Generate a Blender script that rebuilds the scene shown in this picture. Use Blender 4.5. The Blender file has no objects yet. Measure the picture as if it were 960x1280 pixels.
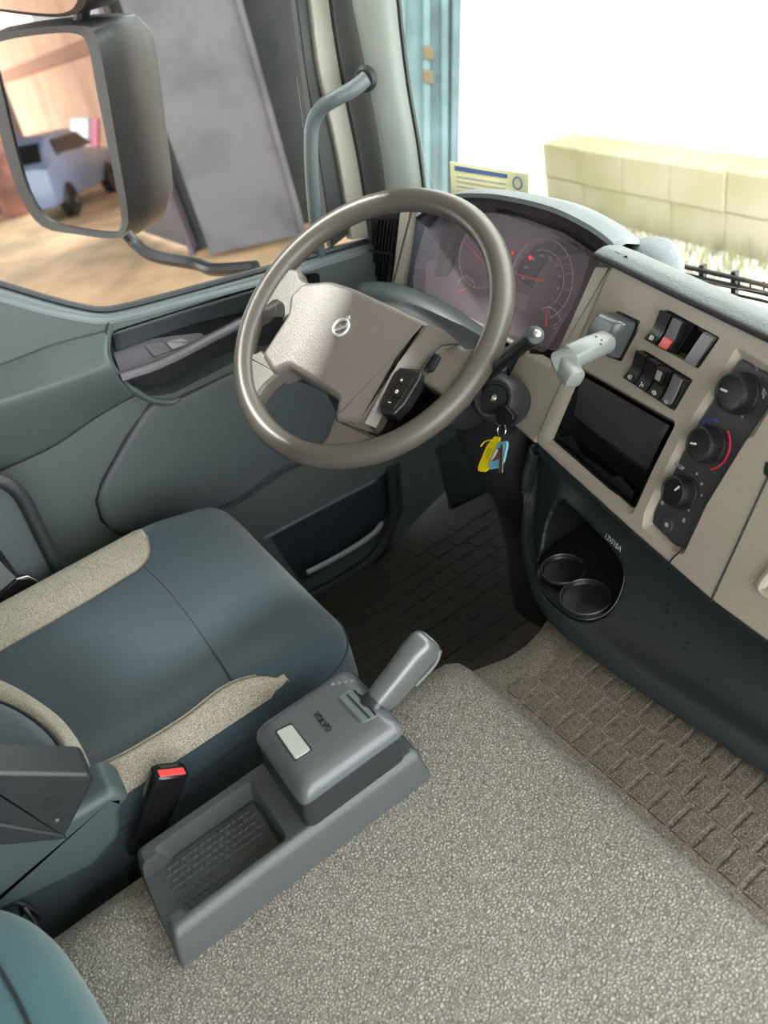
import bpy, bmesh, math, random
import numpy as np
from mathutils import Vector, Matrix
random.seed(4)
PI = math.pi
scn = bpy.context.scene
COL = scn.collection

# ------------------------------------------------------------ camera (fitted to the vanishing points of the cab)
FPX = 961.0
F = np.array([2273., -1366., 961.]); D = np.array([351., 1260., 961.])
F /= np.linalg.norm(F); D -= F*(F@D); D /= np.linalg.norm(D); R = np.cross(D, F)
CAM = np.array([0, 0, .75])
cam = bpy.data.cameras.new('camera'); camo = bpy.data.objects.new('camera', cam); COL.objects.link(camo)
cam.sensor_fit = 'VERTICAL'; cam.sensor_height = 36; cam.lens = FPX/1280*36; cam.clip_start = .02
mw = Matrix(((R[0], -R[1], -R[2]), (F[0], -F[1], -F[2]), (-D[0], D[1], D[2]))).to_4x4()
mw.translation = Vector(CAM); camo.matrix_world = mw
cam.dof.use_dof = True; cam.dof.focus_distance = 1.02; cam.dof.aperture_fstop = 4.5
scn.camera = camo
# ------------------------------------------------------------ daylight
world = bpy.data.worlds.new('world'); scn.world = world; world.use_nodes = True
bg = world.node_tree.nodes['Background']
bg.inputs[0].default_value = (.97, 1.0, .99, 1); bg.inputs[1].default_value = 7.5
scn.view_settings.view_transform = 'Standard'; scn.view_settings.look = 'None'
scn.view_settings.exposure = 0.0; scn.view_settings.gamma = 1
scn.cycles.use_denoising = True
scn.cycles.max_bounces = 10; scn.cycles.diffuse_bounces = 6; scn.cycles.transparent_max_bounces = 12
sun = bpy.data.lights.new('sun', 'SUN'); sun.energy = 14; sun.angle = math.radians(6); sun.color = (1, .97, .9)
suno = bpy.data.objects.new('sun', sun); COL.objects.link(suno)
suno.rotation_euler = Vector((-.55, -.25, 1)).to_track_quat('Z', 'Y').to_euler()

# ------------------------------------------------------------ materials
def lin(c):
    return tuple(((x/255)/12.92 if x/255 <= .04045 else ((x/255+.055)/1.055)**2.4) for x in c)
MATS = {}
def mat(name, rgb, rough=.5, bump=0, scale=400, var=0, vscale=None, metal=0, spec=.5, detail=2, rgb2=None, coat=0, emit=0, ramp=(.35, .65), sheen=0):
    if name in MATS: return MATS[name]
    m = bpy.data.materials.new(name); m.use_nodes = True; MATS[name] = m
    nt = m.node_tree; b = nt.nodes['Principled BSDF']
    c = (*lin(rgb), 1)
    b.inputs['Base Color'].default_value = c; b.inputs['Roughness'].default_value = rough
    b.inputs['Metallic'].default_value = metal; b.inputs['Specular IOR Level'].default_value = spec
    b.inputs['Coat Weight'].default_value = coat; b.inputs['Sheen Weight'].default_value = sheen
    tc = nt.nodes.new('ShaderNodeTexCoord')
    if bump or rgb2:
        n = nt.nodes.new('ShaderNodeTexNoise'); n.inputs['Scale'].default_value = scale; n.inputs['Detail'].default_value = detail
        nt.links.new(tc.outputs['Object'], n.inputs['Vector'])
    if bump:
        bp = nt.nodes.new('ShaderNodeBump'); bp.inputs['Strength'].default_value = bump; bp.inputs['Distance'].default_value = .0012
        nt.links.new(n.outputs['Fac'], bp.inputs['Height']); nt.links.new(bp.outputs[0], b.inputs['Normal'])
    if rgb2 or var:
        r = nt.nodes.new('ShaderNodeValToRGB')
        r.color_ramp.elements[0].position = ramp[0]; r.color_ramp.elements[1].position = ramp[1]
        c2 = (*lin(rgb2), 1) if rgb2 else tuple(x*(1-var) for x in c[:3])+(1,)
        r.color_ramp.elements[0].color = c2; r.color_ramp.elements[1].color = c
        if vscale or not (bump or rgb2):
            n2 = nt.nodes.new('ShaderNodeTexNoise'); n2.inputs['Scale'].default_value = vscale or 12; n2.inputs['Detail'].default_value = 4
            nt.links.new(tc.outputs['Object'], n2.inputs['Vector']); nt.links.new(n2.outputs['Fac'], r.inputs[0])
        else: nt.links.new(n.outputs['Fac'], r.inputs[0])
        nt.links.new(r.outputs[0], b.inputs['Base Color'])
    if emit:
        b.inputs['Emission Color'].default_value = c; b.inputs['Emission Strength'].default_value = emit
    return m
def leather(name, hi, lo, scale, rough, bump):
    """pebbled vinyl: voronoi pebbles, darker valleys, slow blotches"""
    m = bpy.data.materials.new(name); m.use_nodes = True; MATS[name] = m
    nt = m.node_tree; b = nt.nodes['Principled BSDF']; L = nt.links.new
    tc = nt.nodes.new('ShaderNodeTexCoord')
    nz = nt.nodes.new('ShaderNodeTexNoise'); nz.inputs['Scale'].default_value = scale*.5; L(tc.outputs['Object'], nz.inputs['Vector'])
    mx = nt.nodes.new('ShaderNodeMixRGB'); mx.blend_type = 'ADD'; mx.inputs[0].default_value = .006
    L(tc.outputs['Object'], mx.inputs[1]); L(nz.outputs['Color'], mx.inputs[2])
    v = nt.nodes.new('ShaderNodeTexVoronoi'); v.feature = 'DISTANCE_TO_EDGE'; v.inputs['Scale'].default_value = scale; L(mx.outputs[0], v.inputs['Vector'])
    r = nt.nodes.new('ShaderNodeValToRGB'); r.color_ramp.elements[0].position = .02; r.color_ramp.elements[1].position = .28
    r.color_ramp.elements[0].color = (*lin(lo), 1); r.color_ramp.elements[1].color = (*lin(hi), 1); L(v.outputs['Distance'], r.inputs[0])
    n2 = nt.nodes.new('ShaderNodeTexNoise'); n2.inputs['Scale'].default_value = 6; n2.inputs['Detail'].default_value = 5; L(tc.outputs['Object'], n2.inputs['Vector'])
    r2 = nt.nodes.new('ShaderNodeValToRGB'); r2.color_ramp.elements[0].position = .3; r2.color_ramp.elements[1].position = .7
    r2.color_ramp.elements[0].color = (.84, .83, .82, 1); L(n2.outputs['Fac'], r2.inputs[0])
    m2 = nt.nodes.new('ShaderNodeMixRGB'); m2.blend_type = 'MULTIPLY'; m2.inputs[0].default_value = 1
    L(r.outputs[0], m2.inputs[1]); L(r2.outputs[0], m2.inputs[2]); L(m2.outputs[0], b.inputs['Base Color'])
    bp = nt.nodes.new('ShaderNodeBump'); bp.inputs['Strength'].default_value = bump; bp.inputs['Distance'].default_value = .0012
    mr = nt.nodes.new('ShaderNodeMapRange'); mr.inputs['From Max'].default_value = .3; L(v.outputs['Distance'], mr.inputs['Value'])
    L(mr.outputs[0], bp.inputs['Height']); L(bp.outputs[0], b.inputs['Normal'])
    b.inputs['Roughness'].default_value = rough
    return m
def glassmat(name, tint=(.95, .98, .97), refl=.5, haze=0, hazecol=(.6, .5, .55)):
    m = bpy.data.materials.new(name); m.use_nodes = True; MATS[name] = m
    nt = m.node_tree; nt.nodes.clear(); L = nt.links.new
    o = nt.nodes.new('ShaderNodeOutputMaterial'); t = nt.nodes.new('ShaderNodeBsdfTransparent'); t.inputs[0].default_value = (*tint, 1)
    g = nt.nodes.new('ShaderNodeBsdfGlossy'); g.inputs['Roughness'].default_value = .02
    lw = nt.nodes.new('ShaderNodeLayerWeight'); fr = nt.nodes.new('ShaderNodeMath'); fr.operation = 'POWER'; fr.inputs[1].default_value = 4; L(lw.outputs['Facing'], fr.inputs[0])
    mu = nt.nodes.new('ShaderNodeMath'); mu.operation = 'MULTIPLY'; mu.inputs[1].default_value = refl
    mx = nt.nodes.new('ShaderNodeMixShader'); L(fr.outputs[0], mu.inputs[0]); L(mu.outputs[0], mx.inputs[0]); L(t.outputs[0], mx.inputs[1]); L(g.outputs[0], mx.inputs[2])
    last = mx
    if haze:
        d = nt.nodes.new('ShaderNodeBsdfDiffuse'); d.inputs[0].default_value = (*hazecol, 1)
        m3 = nt.nodes.new('ShaderNodeMixShader'); m3.inputs[0].default_value = haze; L(mx.outputs[0], m3.inputs[1]); L(d.outputs[0], m3.inputs[2]); last = m3
    L(last.outputs[0], o.inputs[0]); return m

VINYL = leather('tunnel_vinyl', (166, 162, 152), (92, 89, 82), 320, .55, .8)
MATV = leather('mat_vinyl', (150, 142, 130), (94, 88, 80), 330, .6, .55)
MATP = leather('mat_pad_vinyl', (134, 125, 113), (80, 74, 66), 330, .5, .55)
DKMAT = leather('dark_mat_rubber', (62, 55, 50), (38, 34, 30), 250, .7, .8)
TAN = mat('tan_plastic', (170, 162, 150), .5, .35, 700, rgb2=(161, 153, 141), spec=.4)
TANS = mat('tan_smooth', (170, 163, 151), .4)
PAD = mat('dash_pad_plastic', (84, 94, 96), .42, .7, 420, spec=.6)
LOWD = mat('lower_dash_plastic', (38, 43, 45), .5, .3, 700, spec=.45)
CONS = mat('console_plastic', (61, 65, 66), .42, .15, 900)
HOUS = mat('selector_housing_plastic', (80, 85, 87), .28, .08, 1200)
DKHS = mat('selector_dark_plastic', (38, 40, 42), .32, .1, 900)
BLK = mat('black_plastic', (24, 25, 27), .35)
BLKM = mat('black_matte', (14, 15, 16), .6)
PIANO = mat('black_gloss', (20, 20, 22), .12)
WHEEL = mat('wheel_rubber', (84, 79, 73), .36, .12, 600, spec=.5)
WHHUB = mat('wheel_hub_plastic', (112, 105, 100), .38, .45, 520, spec=.5)
WHSP = mat('wheel_spoke_plastic', (98, 92, 86), .38, .35, 520)
CHROME = mat('chrome', (215, 215, 215), .15, metal=1)
STEEL = mat('worn_steel', (170, 165, 155), .35, metal=1)
DOORM = mat('door_panel_plastic', (74, 83, 81), .48, .25, 600)
DOORD = mat('door_inset_vinyl', (72, 80, 82), .55, .3, 500)
PURP = mat('switch_plate_plastic', (108, 104, 110), .3)
SILVER = mat('silver_strip', (178, 176, 176), .3, metal=.4)
PILL = mat('pillar_plastic', (138, 146, 140), .45, .2, 500)
GASK = mat('rubber_gasket', (32, 36, 36), .5)
NAVY = mat('navy_seat_cloth', (34, 54, 63), .85, .6, 1400, rgb2=(27, 44, 51), sheen=.2)
TEAL = mat('teal_seat_cloth', (54, 90, 96), .85, .5, 900, rgb2=(45, 77, 83), sheen=.3)
BEIG = mat('beige_seat_cloth', (172, 165, 148), .85, .8, 950, rgb2=(98, 92, 80), ramp=(.4, .62), sheen=.1)
SEAM = mat('seam_thread', (26, 38, 44), .8)
BSEAM = mat('beige_seam_thread', (120, 114, 100), .8)
SEATP = mat('seat_base_plastic', (54, 66, 67), .5, .3, 600)
RED = mat('red_button', (205, 60, 62), .3)
WHT = mat('white_print', (225, 225, 225), .6)
GRY = mat('grey_print', (178, 178, 180), .6)
BRAKE = mat('brake_handle_plastic', (128, 134, 130), .35, .1, 500)
BRKB = mat('brake_body_plastic', (72, 78, 80), .3)
CLUF = mat('cluster_face', (128, 112, 124), .5)  # mauve of the lens reflection put into the face colour
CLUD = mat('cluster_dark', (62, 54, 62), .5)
CLUL = mat('cluster_scale_print', (222, 196, 208), .5)
CLUR = mat('cluster_red_light', (235, 40, 70), .5, emit=1.6)
NEED = mat('needle_red', (225, 80, 85), .5, emit=.3)
LCD = mat('cluster_display', (165, 135, 150), .4)
GLASS = glassmat('window_glass', (.96, .975, .97), .2)
LENS = glassmat('cluster_lens', (.93, .93, .93), .3, .13, (.70, .60, .68))  # pinkish reflection haze painted into the lens as a diffuse tint
MIRR = mat('mirror_glass', (225, 225, 225), .02, metal=1)
MIRB = mat('mirror_housing_plastic', (32, 32, 34), .4)
YEL = mat('yellow_tag', (240, 214, 20), .35)
CYAN = mat('blue_tag_frame', (110, 170, 190), .25)

# ------------------------------------------------------------ geometry helpers
def A(*v): return np.array(v, float)
def unit(v): v = np.array(v, float); return v/np.linalg.norm(v)
def ray(px, py):
    d = A(px-480, py-640, FPX); return A(d@R, d@F, -(d@D))
class Plane:
    """a real plane of the cab; .p(px,py,off) reads a point of the photograph off it"""
    def __init__(s, P, n, up=(0, 0, 1)):
        s.P = A(*P); s.n = unit(n); up = A(*up); s.v = unit(up-s.n*(up@s.n)); s.u = np.cross(s.v, s.n)
    def p(s, x, y, off=0):
        r = ray(x, y); P = s.P+s.n*off; return CAM+r*((P-CAM)@s.n)/(r@s.n)
    def poly(s, pts, off=0): return [s.p(x, y, off) for x, y in pts]
    def uv(s, P): return (P-s.P)@s.u, (P-s.P)@s.v
    def w(s, u, v, off=0): return s.P+s.u*u+s.v*v+s.n*off
PX = lambda x: Plane((x, 0, 0), (1, 0, 0))
PY = lambda y: Plane((0, y, 0), (0, -1, 0))
PZ = lambda z: Plane((0, 0, z), (0, 0, 1), (0, 1, 0))
WL = {}
def wloc(o):
    v = A(*o.location); return v+wloc(o.parent) if o.parent else v
def props(o, label=None, cat=None, group=None, kind=None):
    if label: o['label'] = label
    if cat: o['category'] = cat
    if group: o['group'] = group
    if kind: o['kind'] = kind
    return o
def thing(name, loc, label, cat, group=None, kind=None):
    o = bpy.data.objects.new(name, None); COL.objects.link(o); o.location = loc; o.empty_display_size = .02
    return props(o, label, cat, group, kind)
def obj(name, bm, m, parent=None, label=None, cat=None, group=None, kind=None, ang=35, wn=False, flat=False):
    org = wloc(parent) if parent else None
    if org is None:
        vs = np.array([v.co[:] for v in bm.verts]); org = A(*(vs.min(0)+vs.max(0))/2); org[2] = vs[:, 2].min(); 
    for v in bm.verts: v.co -= Vector(org)
    bmesh.ops.recalc_face_normals(bm, faces=bm.faces); wn = wn or id(bm) in SLABS; SLABS.discard(id(bm))
    me = bpy.data.meshes.new(name); bm.to_mesh(me); bm.free()
    if not flat:
        me.shade_smooth(); me.set_sharp_from_angle(angle=math.radians(ang))
    for mm in (m if isinstance(m, (list, tuple)) else [m]): me.materials.append(mm)
    o = bpy.data.objects.new(name, me); COL.objects.link(o)
    if parent: o.parent = parent
    else: o.location = org
    if wn:
        w = o.modifiers.new('wn', 'WEIGHTED_NORMAL'); w.keep_sharp = True
    return props(o, label, cat, group, kind)
def copy_tree(o, parent=None):
    c = o.copy(); COL.objects.link(c)
    if parent: c.parent = parent
    for ch in o.children: copy_tree(ch, c)
    return c
def smooth_poly(pts, n=6, closed=True):
    """Catmull-Rom through the points"""
    pts = [A(*p) for p in pts]; N = len(pts); out = []
    rng = range(N if closed else N-1)
    for i in rng:
        if closed: p0, p1, p2, p3 = pts[i-1], pts[i], pts[(i+1) % N], pts[(i+2) % N]
        else: p0, p1, p2, p3 = pts[max(i-1, 0)], pts[i], pts[i+1], pts[min(i+2, N-1)]
        for k in range(n):
            t = k/n; out.append(.5*((2*p1)+(-p0+p2)*t+(2*p0-5*p1+4*p2-p3)*t*t+(-p0+3*p1-3*p2+p3)*t**3))
    if not closed: out.append(pts[-1])
    return out
def resample(pts, n, closed=False):
    P = [A(*p) for p in pts]
    if closed: P = P+[P[0]]
    d = [0]
    for a, b in zip(P, P[1:]): d.append(d[-1]+np.linalg.norm(b-a))
    out = []
    for k in range(n):
        s = d[-1]*k/(n if closed else n-1); i = min(max(np.searchsorted(d, s, 'right')-1, 0), len(P)-2)
        t = (s-d[i])/max(d[i+1]-d[i], 1e-12); out.append(P[i]*(1-t)+P[i+1]*t)
    return out
def rnd(pts, r, seg=4):
    """round the corners of a flat 3-D polygon"""
    pts = [A(*p) for p in pts]; N = len(pts); out = []
    rs = r if isinstance(r, (list, tuple)) else [r]*N
    for i in range(N):
        p = pts[i]; a = pts[i-1]-p; b = pts[(i+1) % N]-p; la, lb = np.linalg.norm(a), np.linalg.norm(b)
        k = min(rs[i], la*.45, lb*.45)
        if k <= 0: out.append(p); continue
        A0 = p+a/la*k; B0 = p+b/lb*k
        for j in range(seg+1):
            t = j/seg; out.append(A0*(1-t)**2+p*2*t*(1-t)+B0*t*t)
    return out
def inset(pts, d, n):
    """move the outline of a flat polygon inwards by d"""
    N = len(pts); out = []; n = unit(n)
    area = sum(np.cross(pts[i]-pts[0], pts[(i+1) % N]-pts[0])@n for i in range(N)); s = 1 if area > 0 else -1
    for i in range(N):
        e1 = pts[i]-pts[i-1]; e2 = pts[(i+1) % N]-pts[i]
        if np.linalg.norm(e1) < 1e-9: e1 = e2
        if np.linalg.norm(e2) < 1e-9: e2 = e1
        m1 = unit(np.cross(n, e1))*s; m2 = unit(np.cross(n, e2))*s; m = m1+m2; L = m@m
        out.append(pts[i]+m*(2*d/max(L, .8)))
    return out
def add_loft(bm, rings, closed=True, cap0=False, cap1=False, mi=0):
    vr = [[bm.verts.new(p) for p in r] for r in rings]; n = len(rings[0])
    for a, b in zip(vr, vr[1:]):
        for i in range(n if closed else n-1):
            j = (i+1) % n
            f = bm.faces.new((a[i], a[j], b[j], b[i])); f.material_index = mi
    if cap0: bm.faces.new(vr[0][::-1]).material_index = mi
    if cap1: bm.faces.new(vr[-1]).material_index = mi
    return vr
def loft(rings, **k):
    bm = bmesh.new(); add_loft(bm, rings, **k); return bm
def add_slab(bm, pts, n, th, bev=.002, seg=3, dome=0, mi=0):
    """flat outline (3-D points) given a thickness th behind it along -n, front edge rounded by bev"""
    n = unit(n); pts = [A(*p) for p in pts]; bev = min(bev, abs(th)*.9)
    rings = [[p-n*th for p in pts]]
    for k in range(seg+1):
        a = PI/2*k/seg
        q = inset(pts, bev*(1-math.cos(a)), n) if k else pts
        rings.append([p-n*(bev*(1-math.sin(a))) for p in q])
    if dome:
        c = sum(rings[-1])/len(pts); base = rings[-1]
        for s in (.85, .65, .4, .15): rings.append([c+(p-c)*s+n*dome*(1-s*s) for p in base])
    add_loft(bm, rings, cap0=True, cap1=True, mi=mi)
SLABS = set()
def slab(pts, n, th, bev=.002, **k):
    bm = bmesh.new(); add_slab(bm, pts, n, th, bev, **k); SLABS.add(id(bm)); return bm
def add_tube(bm, pts, r, seg=10, closed=False, cap=True, flat=1, up=None, mi=0):
    pts = [A(*p) for p in pts]; N = len(pts); rs = r if isinstance(r, (list, tuple, np.ndarray)) else [r]*N
    rings = []; prev = None
    for i, p in enumerate(pts):
        t = unit((pts[(i+1) % N] if closed else pts[min(i+1, N-1)])-(pts[i-1] if (closed or i) else pts[0]))
        if up is not None: a = unit(np.cross(A(*up), t))
        else:
            if prev is None: prev = unit(np.cross(t, A(0, 0, 1) if abs(t[2]) < .9 else A(1, 0, 0)))
            a = unit(prev-t*(prev@t))
        prev = a; b = np.cross(t, a)
        rings.append([p+rs[i]*(a*math.cos(q)+b*flat*math.sin(q)) for q in (2*PI*k/seg for k in range(seg))])
    if closed: rings.append(rings[0])
    vr = add_loft(bm, rings, cap0=cap and not closed, cap1=cap and not closed, mi=mi)
    if closed: bmesh.ops.remove_doubles(bm, verts=vr[0]+vr[-1], dist=1e-7)
def tube(pts, r, **k):
    bm = bmesh.new(); add_tube(bm, pts, r, **k); return bm
def add_lathe(bm, prof, c, ax, seg=32, mi=0):
    c = A(*c); ax = unit(ax); a = unit(np.cross(ax, A(0, 0, 1) if abs(ax[2]) < .9 else A(1, 0, 0))); b = np.cross(ax, a)
    rings = [[c+ax*h+r*(a*math.cos(2*PI*k/seg)+b*math.sin(2*PI*k/seg)) for k in range(seg)] for r, h in prof]
    add_loft(bm, rings, cap0=True, cap1=True, mi=mi)
def lathe(prof, c, ax, seg=32):
    bm = bmesh.new(); add_lathe(bm, prof, c, ax, seg); return bm
def add_box(bm, lo, hi, mi=0):
    x0, y0, z0 = lo; x1, y1, z1 = hi
    add_loft(bm, [[A(x0, y0, z), A(x1, y0, z), A(x1, y1, z), A(x0, y1, z)] for z in (z0, z1)], cap0=True, cap1=True, mi=mi)
def box(lo, hi, bev=0):
    bm = bmesh.new(); add_box(bm, lo, hi)
    if bev: bmesh.ops.bevel(bm, geom=bm.edges[:], offset=bev, segments=3, affect='EDGES', profile=.5)
    return bm
def sheet(rows, n=40, th=.004, sm=True):
    """skin through a list of open 3-D curves"""
    rr = [resample(smooth_poly(r, 8, False) if sm else r, n) for r in rows]
    return loft(rr, closed=False)
def obj_sheet(name, rows, m, parent=None, n=40, th=.004, sm=True, cross=4, **k):
    rr = [resample(smooth_poly(r, 8, False) if sm else r, n) for r in rows]
    if cross > 1:
        cols = [smooth_poly([r[i] for r in rr], cross, False) for i in range(n)]
        rr = [[c[j] for c in cols] for j in range(len(cols[0]))]
    o = obj(name, loft(rr, closed=False), m, parent, **k)
    s = o.modifiers.new('thickness', 'SOLIDIFY'); s.thickness = th; s.offset = -1
    return o
def thick(o, t, away):
    """thickness grown on the side opposite to `away`"""
    q = sum((Vector(f.normal)*f.area for f in o.data.polygons), Vector())
    m = o.modifiers.new('thickness', 'SOLIDIFY'); m.thickness = t; m.offset = -1 if q.dot(Vector(away)) > 0 else 1
def cut(o, bms):
    """subtract solids from the mesh of o, for good"""
    org = wloc(o)
    for b in bms:
        for v in b.verts: v.co -= Vector(org)
        bmesh.ops.recalc_face_normals(b, faces=b.faces)
        me = bpy.data.meshes.new('tool'); b.to_mesh(me); b.free(); t = bpy.data.objects.new('tool', me); COL.objects.link(t)
        t.location = org
        md = o.modifiers.new('cut', 'BOOLEAN'); md.operation = 'DIFFERENCE'; md.object = t; md.solver = 'EXACT'
        wns = [m for m in o.modifiers if m.type == 'WEIGHTED_NORMAL']
        for w in wns: o.modifiers.remove(w)
        bpy.context.view_layer.update()
        dg = bpy.context.evaluated_depsgraph_get(); nm = bpy.data.meshes.new_from_object(o.evaluated_get(dg))
        o.modifiers.clear(); o.data = nm; bpy.data.objects.remove(t)
    o.data.shade_smooth(); o.data.set_sharp_from_angle(angle=math.radians(30))
    w = o.modifiers.new('wn', 'WEIGHTED_NORMAL'); w.keep_sharp = True
    return o
def text(name, s, P, u, v, size, m, parent, depth=.0003, squash=1, **k):
    """raised lettering centred on P, running along u"""
    cu = bpy.data.curves.new(name, 'FONT'); cu.body = s; cu.size = size; cu.align_x = 'CENTER'; cu.align_y = 'CENTER'; cu.extrude = depth
    t = bpy.data.objects.new(name, cu); COL.objects.link(t); bpy.context.view_layer.update()
    me = bpy.data.meshes.new_from_object(t); bpy.data.objects.remove(t)
    u = unit(u); n = unit(np.cross(u, v)); v = np.cross(n, u); org = wloc(parent)
    for q in me.vertices:
        c = q.co; q.co = Vector(A(*P)-org+u*c[0]*squash+v*c[1]+n*c[2])
    me.materials.clear(); me.materials.append(m)
    o = bpy.data.objects.new(name, me); COL.objects.link(o); o.parent = parent
    return props(o, **k)
def icon(name, strokes, P, u, v, s, m, parent, w=.0005):
    """small printed pictogram made of thin strokes, coordinates -1..1"""
    bm = bmesh.new(); n = unit(np.cross(u, v))
    for st in strokes:
        pts = [A(*P)+unit(u)*a*s+unit(v)*b*s for a, b in st]
        add_tube(bm, pts, w, seg=4, up=n, flat=.5)
    return obj(name, bm, m, parent)
def arc(cx, cy, r, a0, a1, n=10):
    return [(cx+r*math.cos(math.radians(a0+(a1-a0)*k/n)), cy+r*math.sin(math.radians(a0+(a1-a0)*k/n))) for k in range(n+1)]

# ============================================================ THE SETTING
def struct(name, bm, m, parent=None, **k): return obj(name, bm, m, parent, kind=None if parent else 'structure', **k)
GZ = -1.5
# ---- outside
GRD = mat('trodden_earth', (190, 152, 118), .95, .3, 30, rgb2=(142, 120, 90), vscale=1.5)
CONC = mat('pale_concrete_yard', (225, 222, 212), .9, .2, 20, rgb2=(205, 202, 190), vscale=.8)
bm = bmesh.new(); add_box(bm, (-30, -30, GZ-.2), (3, 3.6, GZ)); struct('ground', bm, GRD)
bm = bmesh.new(); add_box(bm, (-30, 3.6, GZ-.2), (30, 40, GZ)); struct('ground', bm, CONC)
PG = PZ(GZ)
STEELG = mat('scuffed_grey_steel', (56, 54, 59), .5, .2, 12, rgb2=(84, 82, 87), vscale=2.2, ramp=(.45, .75))
PURPG = mat('mauve_painted_steel', (80, 71, 81), .5, .2, 8, rgb2=(66, 58, 66), vscale=1.2)
DARKW = mat('dark_weathered_wall', (52, 52, 54), .8, .3, 8, rgb2=(36, 40, 38), vscale=3)
BLUEG = mat('pale_blue_painted_steel', (100, 126, 132), .5, .1, 8, rgb2=(72, 94, 98), vscale=3)
RUSTM = mat('rust', (140, 92, 80), .8, .3, 12, rgb2=(100, 70, 64), vscale=4)
WALLW = mat('white_render', (235, 236, 230), .9, .2, 6)
BRICKW = mat('ochre_stone_block', (168, 160, 140), .9, .5, 9, rgb2=(150, 146, 112), vscale=1.5)
GRASS = mat('dry_grass', (160, 158, 118), .9, .6, 20, rgb2=(140, 136, 108), vscale=4)
def upright(a, b, h, th, nrm=None):
    """vertical panel standing on the ground between two ground points"""
    a, b = A(*a), A(*b); d = unit(b-a); n = unit(np.cross(d, A(0, 0, 1))); 
    if n@(CAM-a) < 0: n = -n
    return [a, b, b+A(0, 0, h), a+A(0, 0, h)], n, d
def gate(label, p0, p1, m, h, ribs, rail=True, group=None):
    a, b = PG.p(*p0), PG.p(*p1); q, n, d = upright(a+A(0, 0, .06), b+A(0, 0, .06), h, .05)
    t = thing('steel_gate', (a+b)/2, label, 'gate', group)
    obj('gate_sheet', slab(q, n, .05, .004), m, t)
    L = np.linalg.norm(b-a)
    for k in range(ribs):
        c = a+d*L*(k+.5)/ribs+A(0, 0, .1)
        obj('rib', slab([c-d*.02+n*.03, c+d*.02+n*.03, c+d*.02+n*.03+A(0, 0, h-.1), c-d*.02+n*.03+A(0, 0, h-.1)], n, .03, .005), m, t)
    for zz in (.1, h*.5, h-.15):
        if rail: obj('rail', slab([a+n*.04+A(0, 0, zz), b+n*.04+A(0, 0, zz), b+n*.04+A(0, 0, zz+.08), a+n*.04+A(0, 0, zz+.08)], n, .04, .005), m, t)
    obj('edge_frame', tube([b+n*.02+A(0, 0, 0), b+n*.02+A(0, 0, h)], .035, seg=8), m, t)
    return t
gate('mauve painted steel gate panel behind the side mirror', (150, 285), (244, 318), PURPG, 5, 0, False)
gate('scuffed grey steel gate leaf beyond the side window', (266, 326), (382, 300), STEELG, 5, 0, False)
a, b = PG.p(225, 330), PG.p(500, 262)
q, n, d = upright(a+A(-.2, .25, 0), b+A(-.2, .25, 0), 5, .1); obj('shed_wall', slab(q, n, .15, .01), DARKW, label='dark weathered shed wall right of the grey gate leaf', cat='wall', kind='structure')
a, b = PG.p(-60, 120), PG.p(120, 170)
q, n, d = upright(a, b, 12, .1); obj('yard_wall', slab(q, n, .2, .01), mat('pinkish_render', (205, 178, 170), .9, .2, 5, rgb2=(180, 150, 145), vscale=1), kind='structure')
for px0, px1, col, lb in ((-30, 14, RUSTM, 'rust brown steel drum standing left behind the side mirror'), (20, 50, RUSTM, 'rust brown steel drum half hidden by the side mirror')):
    a, b = PG.p(px0, 262), PG.p(px1, 262); c = (a+b)/2; r = np.linalg.norm(b-a)/2
    bm = lathe([(r*.97, 0), (r, .03), (r, .4), (r*1.03, .42), (r, .44), (r, .85), (r*1.03, .87), (r, .89), (r, 1.2), (r*.95, 1.22)], c, (0, 0, 1), 24)
    t = obj('steel_drum', bm, col, label=lb, cat='drum', group='rusty drums in the yard'); 
    obj('bung_cap', lathe([(.04, 0), (.04, .03), (.03, .035)], c+A(r*.5, 0, 1.215), (0, 0, 1), 12), STEELG, t)
# front: pale blue gate leaf, white wall, low stone block and dry grass
a = CAM+ray(494, 120)*(5.2/np.linalg.norm(ray(494, 120))); b = CAM+ray(572, 120)*(5.2/np.linalg.norm(ray(572, 120))); a[2] = b[2] = GZ+.05
q, n, d = upright(a, b, 4.5, .1); t = thing('steel_gate', (a+b)/2, 'pale blue painted steel gate leaf seen through the windshield', 'gate')
gp_ = Plane(a, n)
def gpt(x, y, o_=0):
    """the leaf hangs slightly out of plumb"""
    return gp_.p(x, y, o_)
obj('gate_sheet', slab([gpt(430, -260), gpt(582, -260), gpt(571, 330), gpt(470, 330)], n, .05, .004), BLUEG, t)
for xa, xb in ((503, 500), (532, 534), (556, 556), (573, 566)):
    obj('rib', slab([gpt(xa-5, -260, .05), gpt(xa+5, -260, .05), gpt(xb+4, 330, .05), gpt(xb-4, 330, .05)], n, .05, .006), BLUEG, t)
hp2 = Plane(a+n*.07, n)
for y_ in (66, 96): obj('hinge', slab(rnd([hp2.p(*p) for p in ((527, y_-9), (541, y_-7), (543, y_+9), (530, y_+8))], .01), n, .03, .006), mat('hinge_rust', (92, 84, 62), .8, .3, 12), t, label='rusty hinge plate')
a, b = PG.p(560, 172), PG.p(1300, 330)
q, n, d = upright(a, b, 5, .1); obj('yard_wall', slab(q, n, .2, .01), WALLW, kind='structure')
a, b = PG.p(742, 236), PG.p(1050, 300); q, n, d = upright(a, b, .55, .1); a = a+n*.5; b = b+n*.5
t = thing('stone_block_border', (a+b)/2, 'low ochre stone block border along the yard beyond the windshield', 'border')
L = np.linalg.norm(b-a); nb = 5
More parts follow.
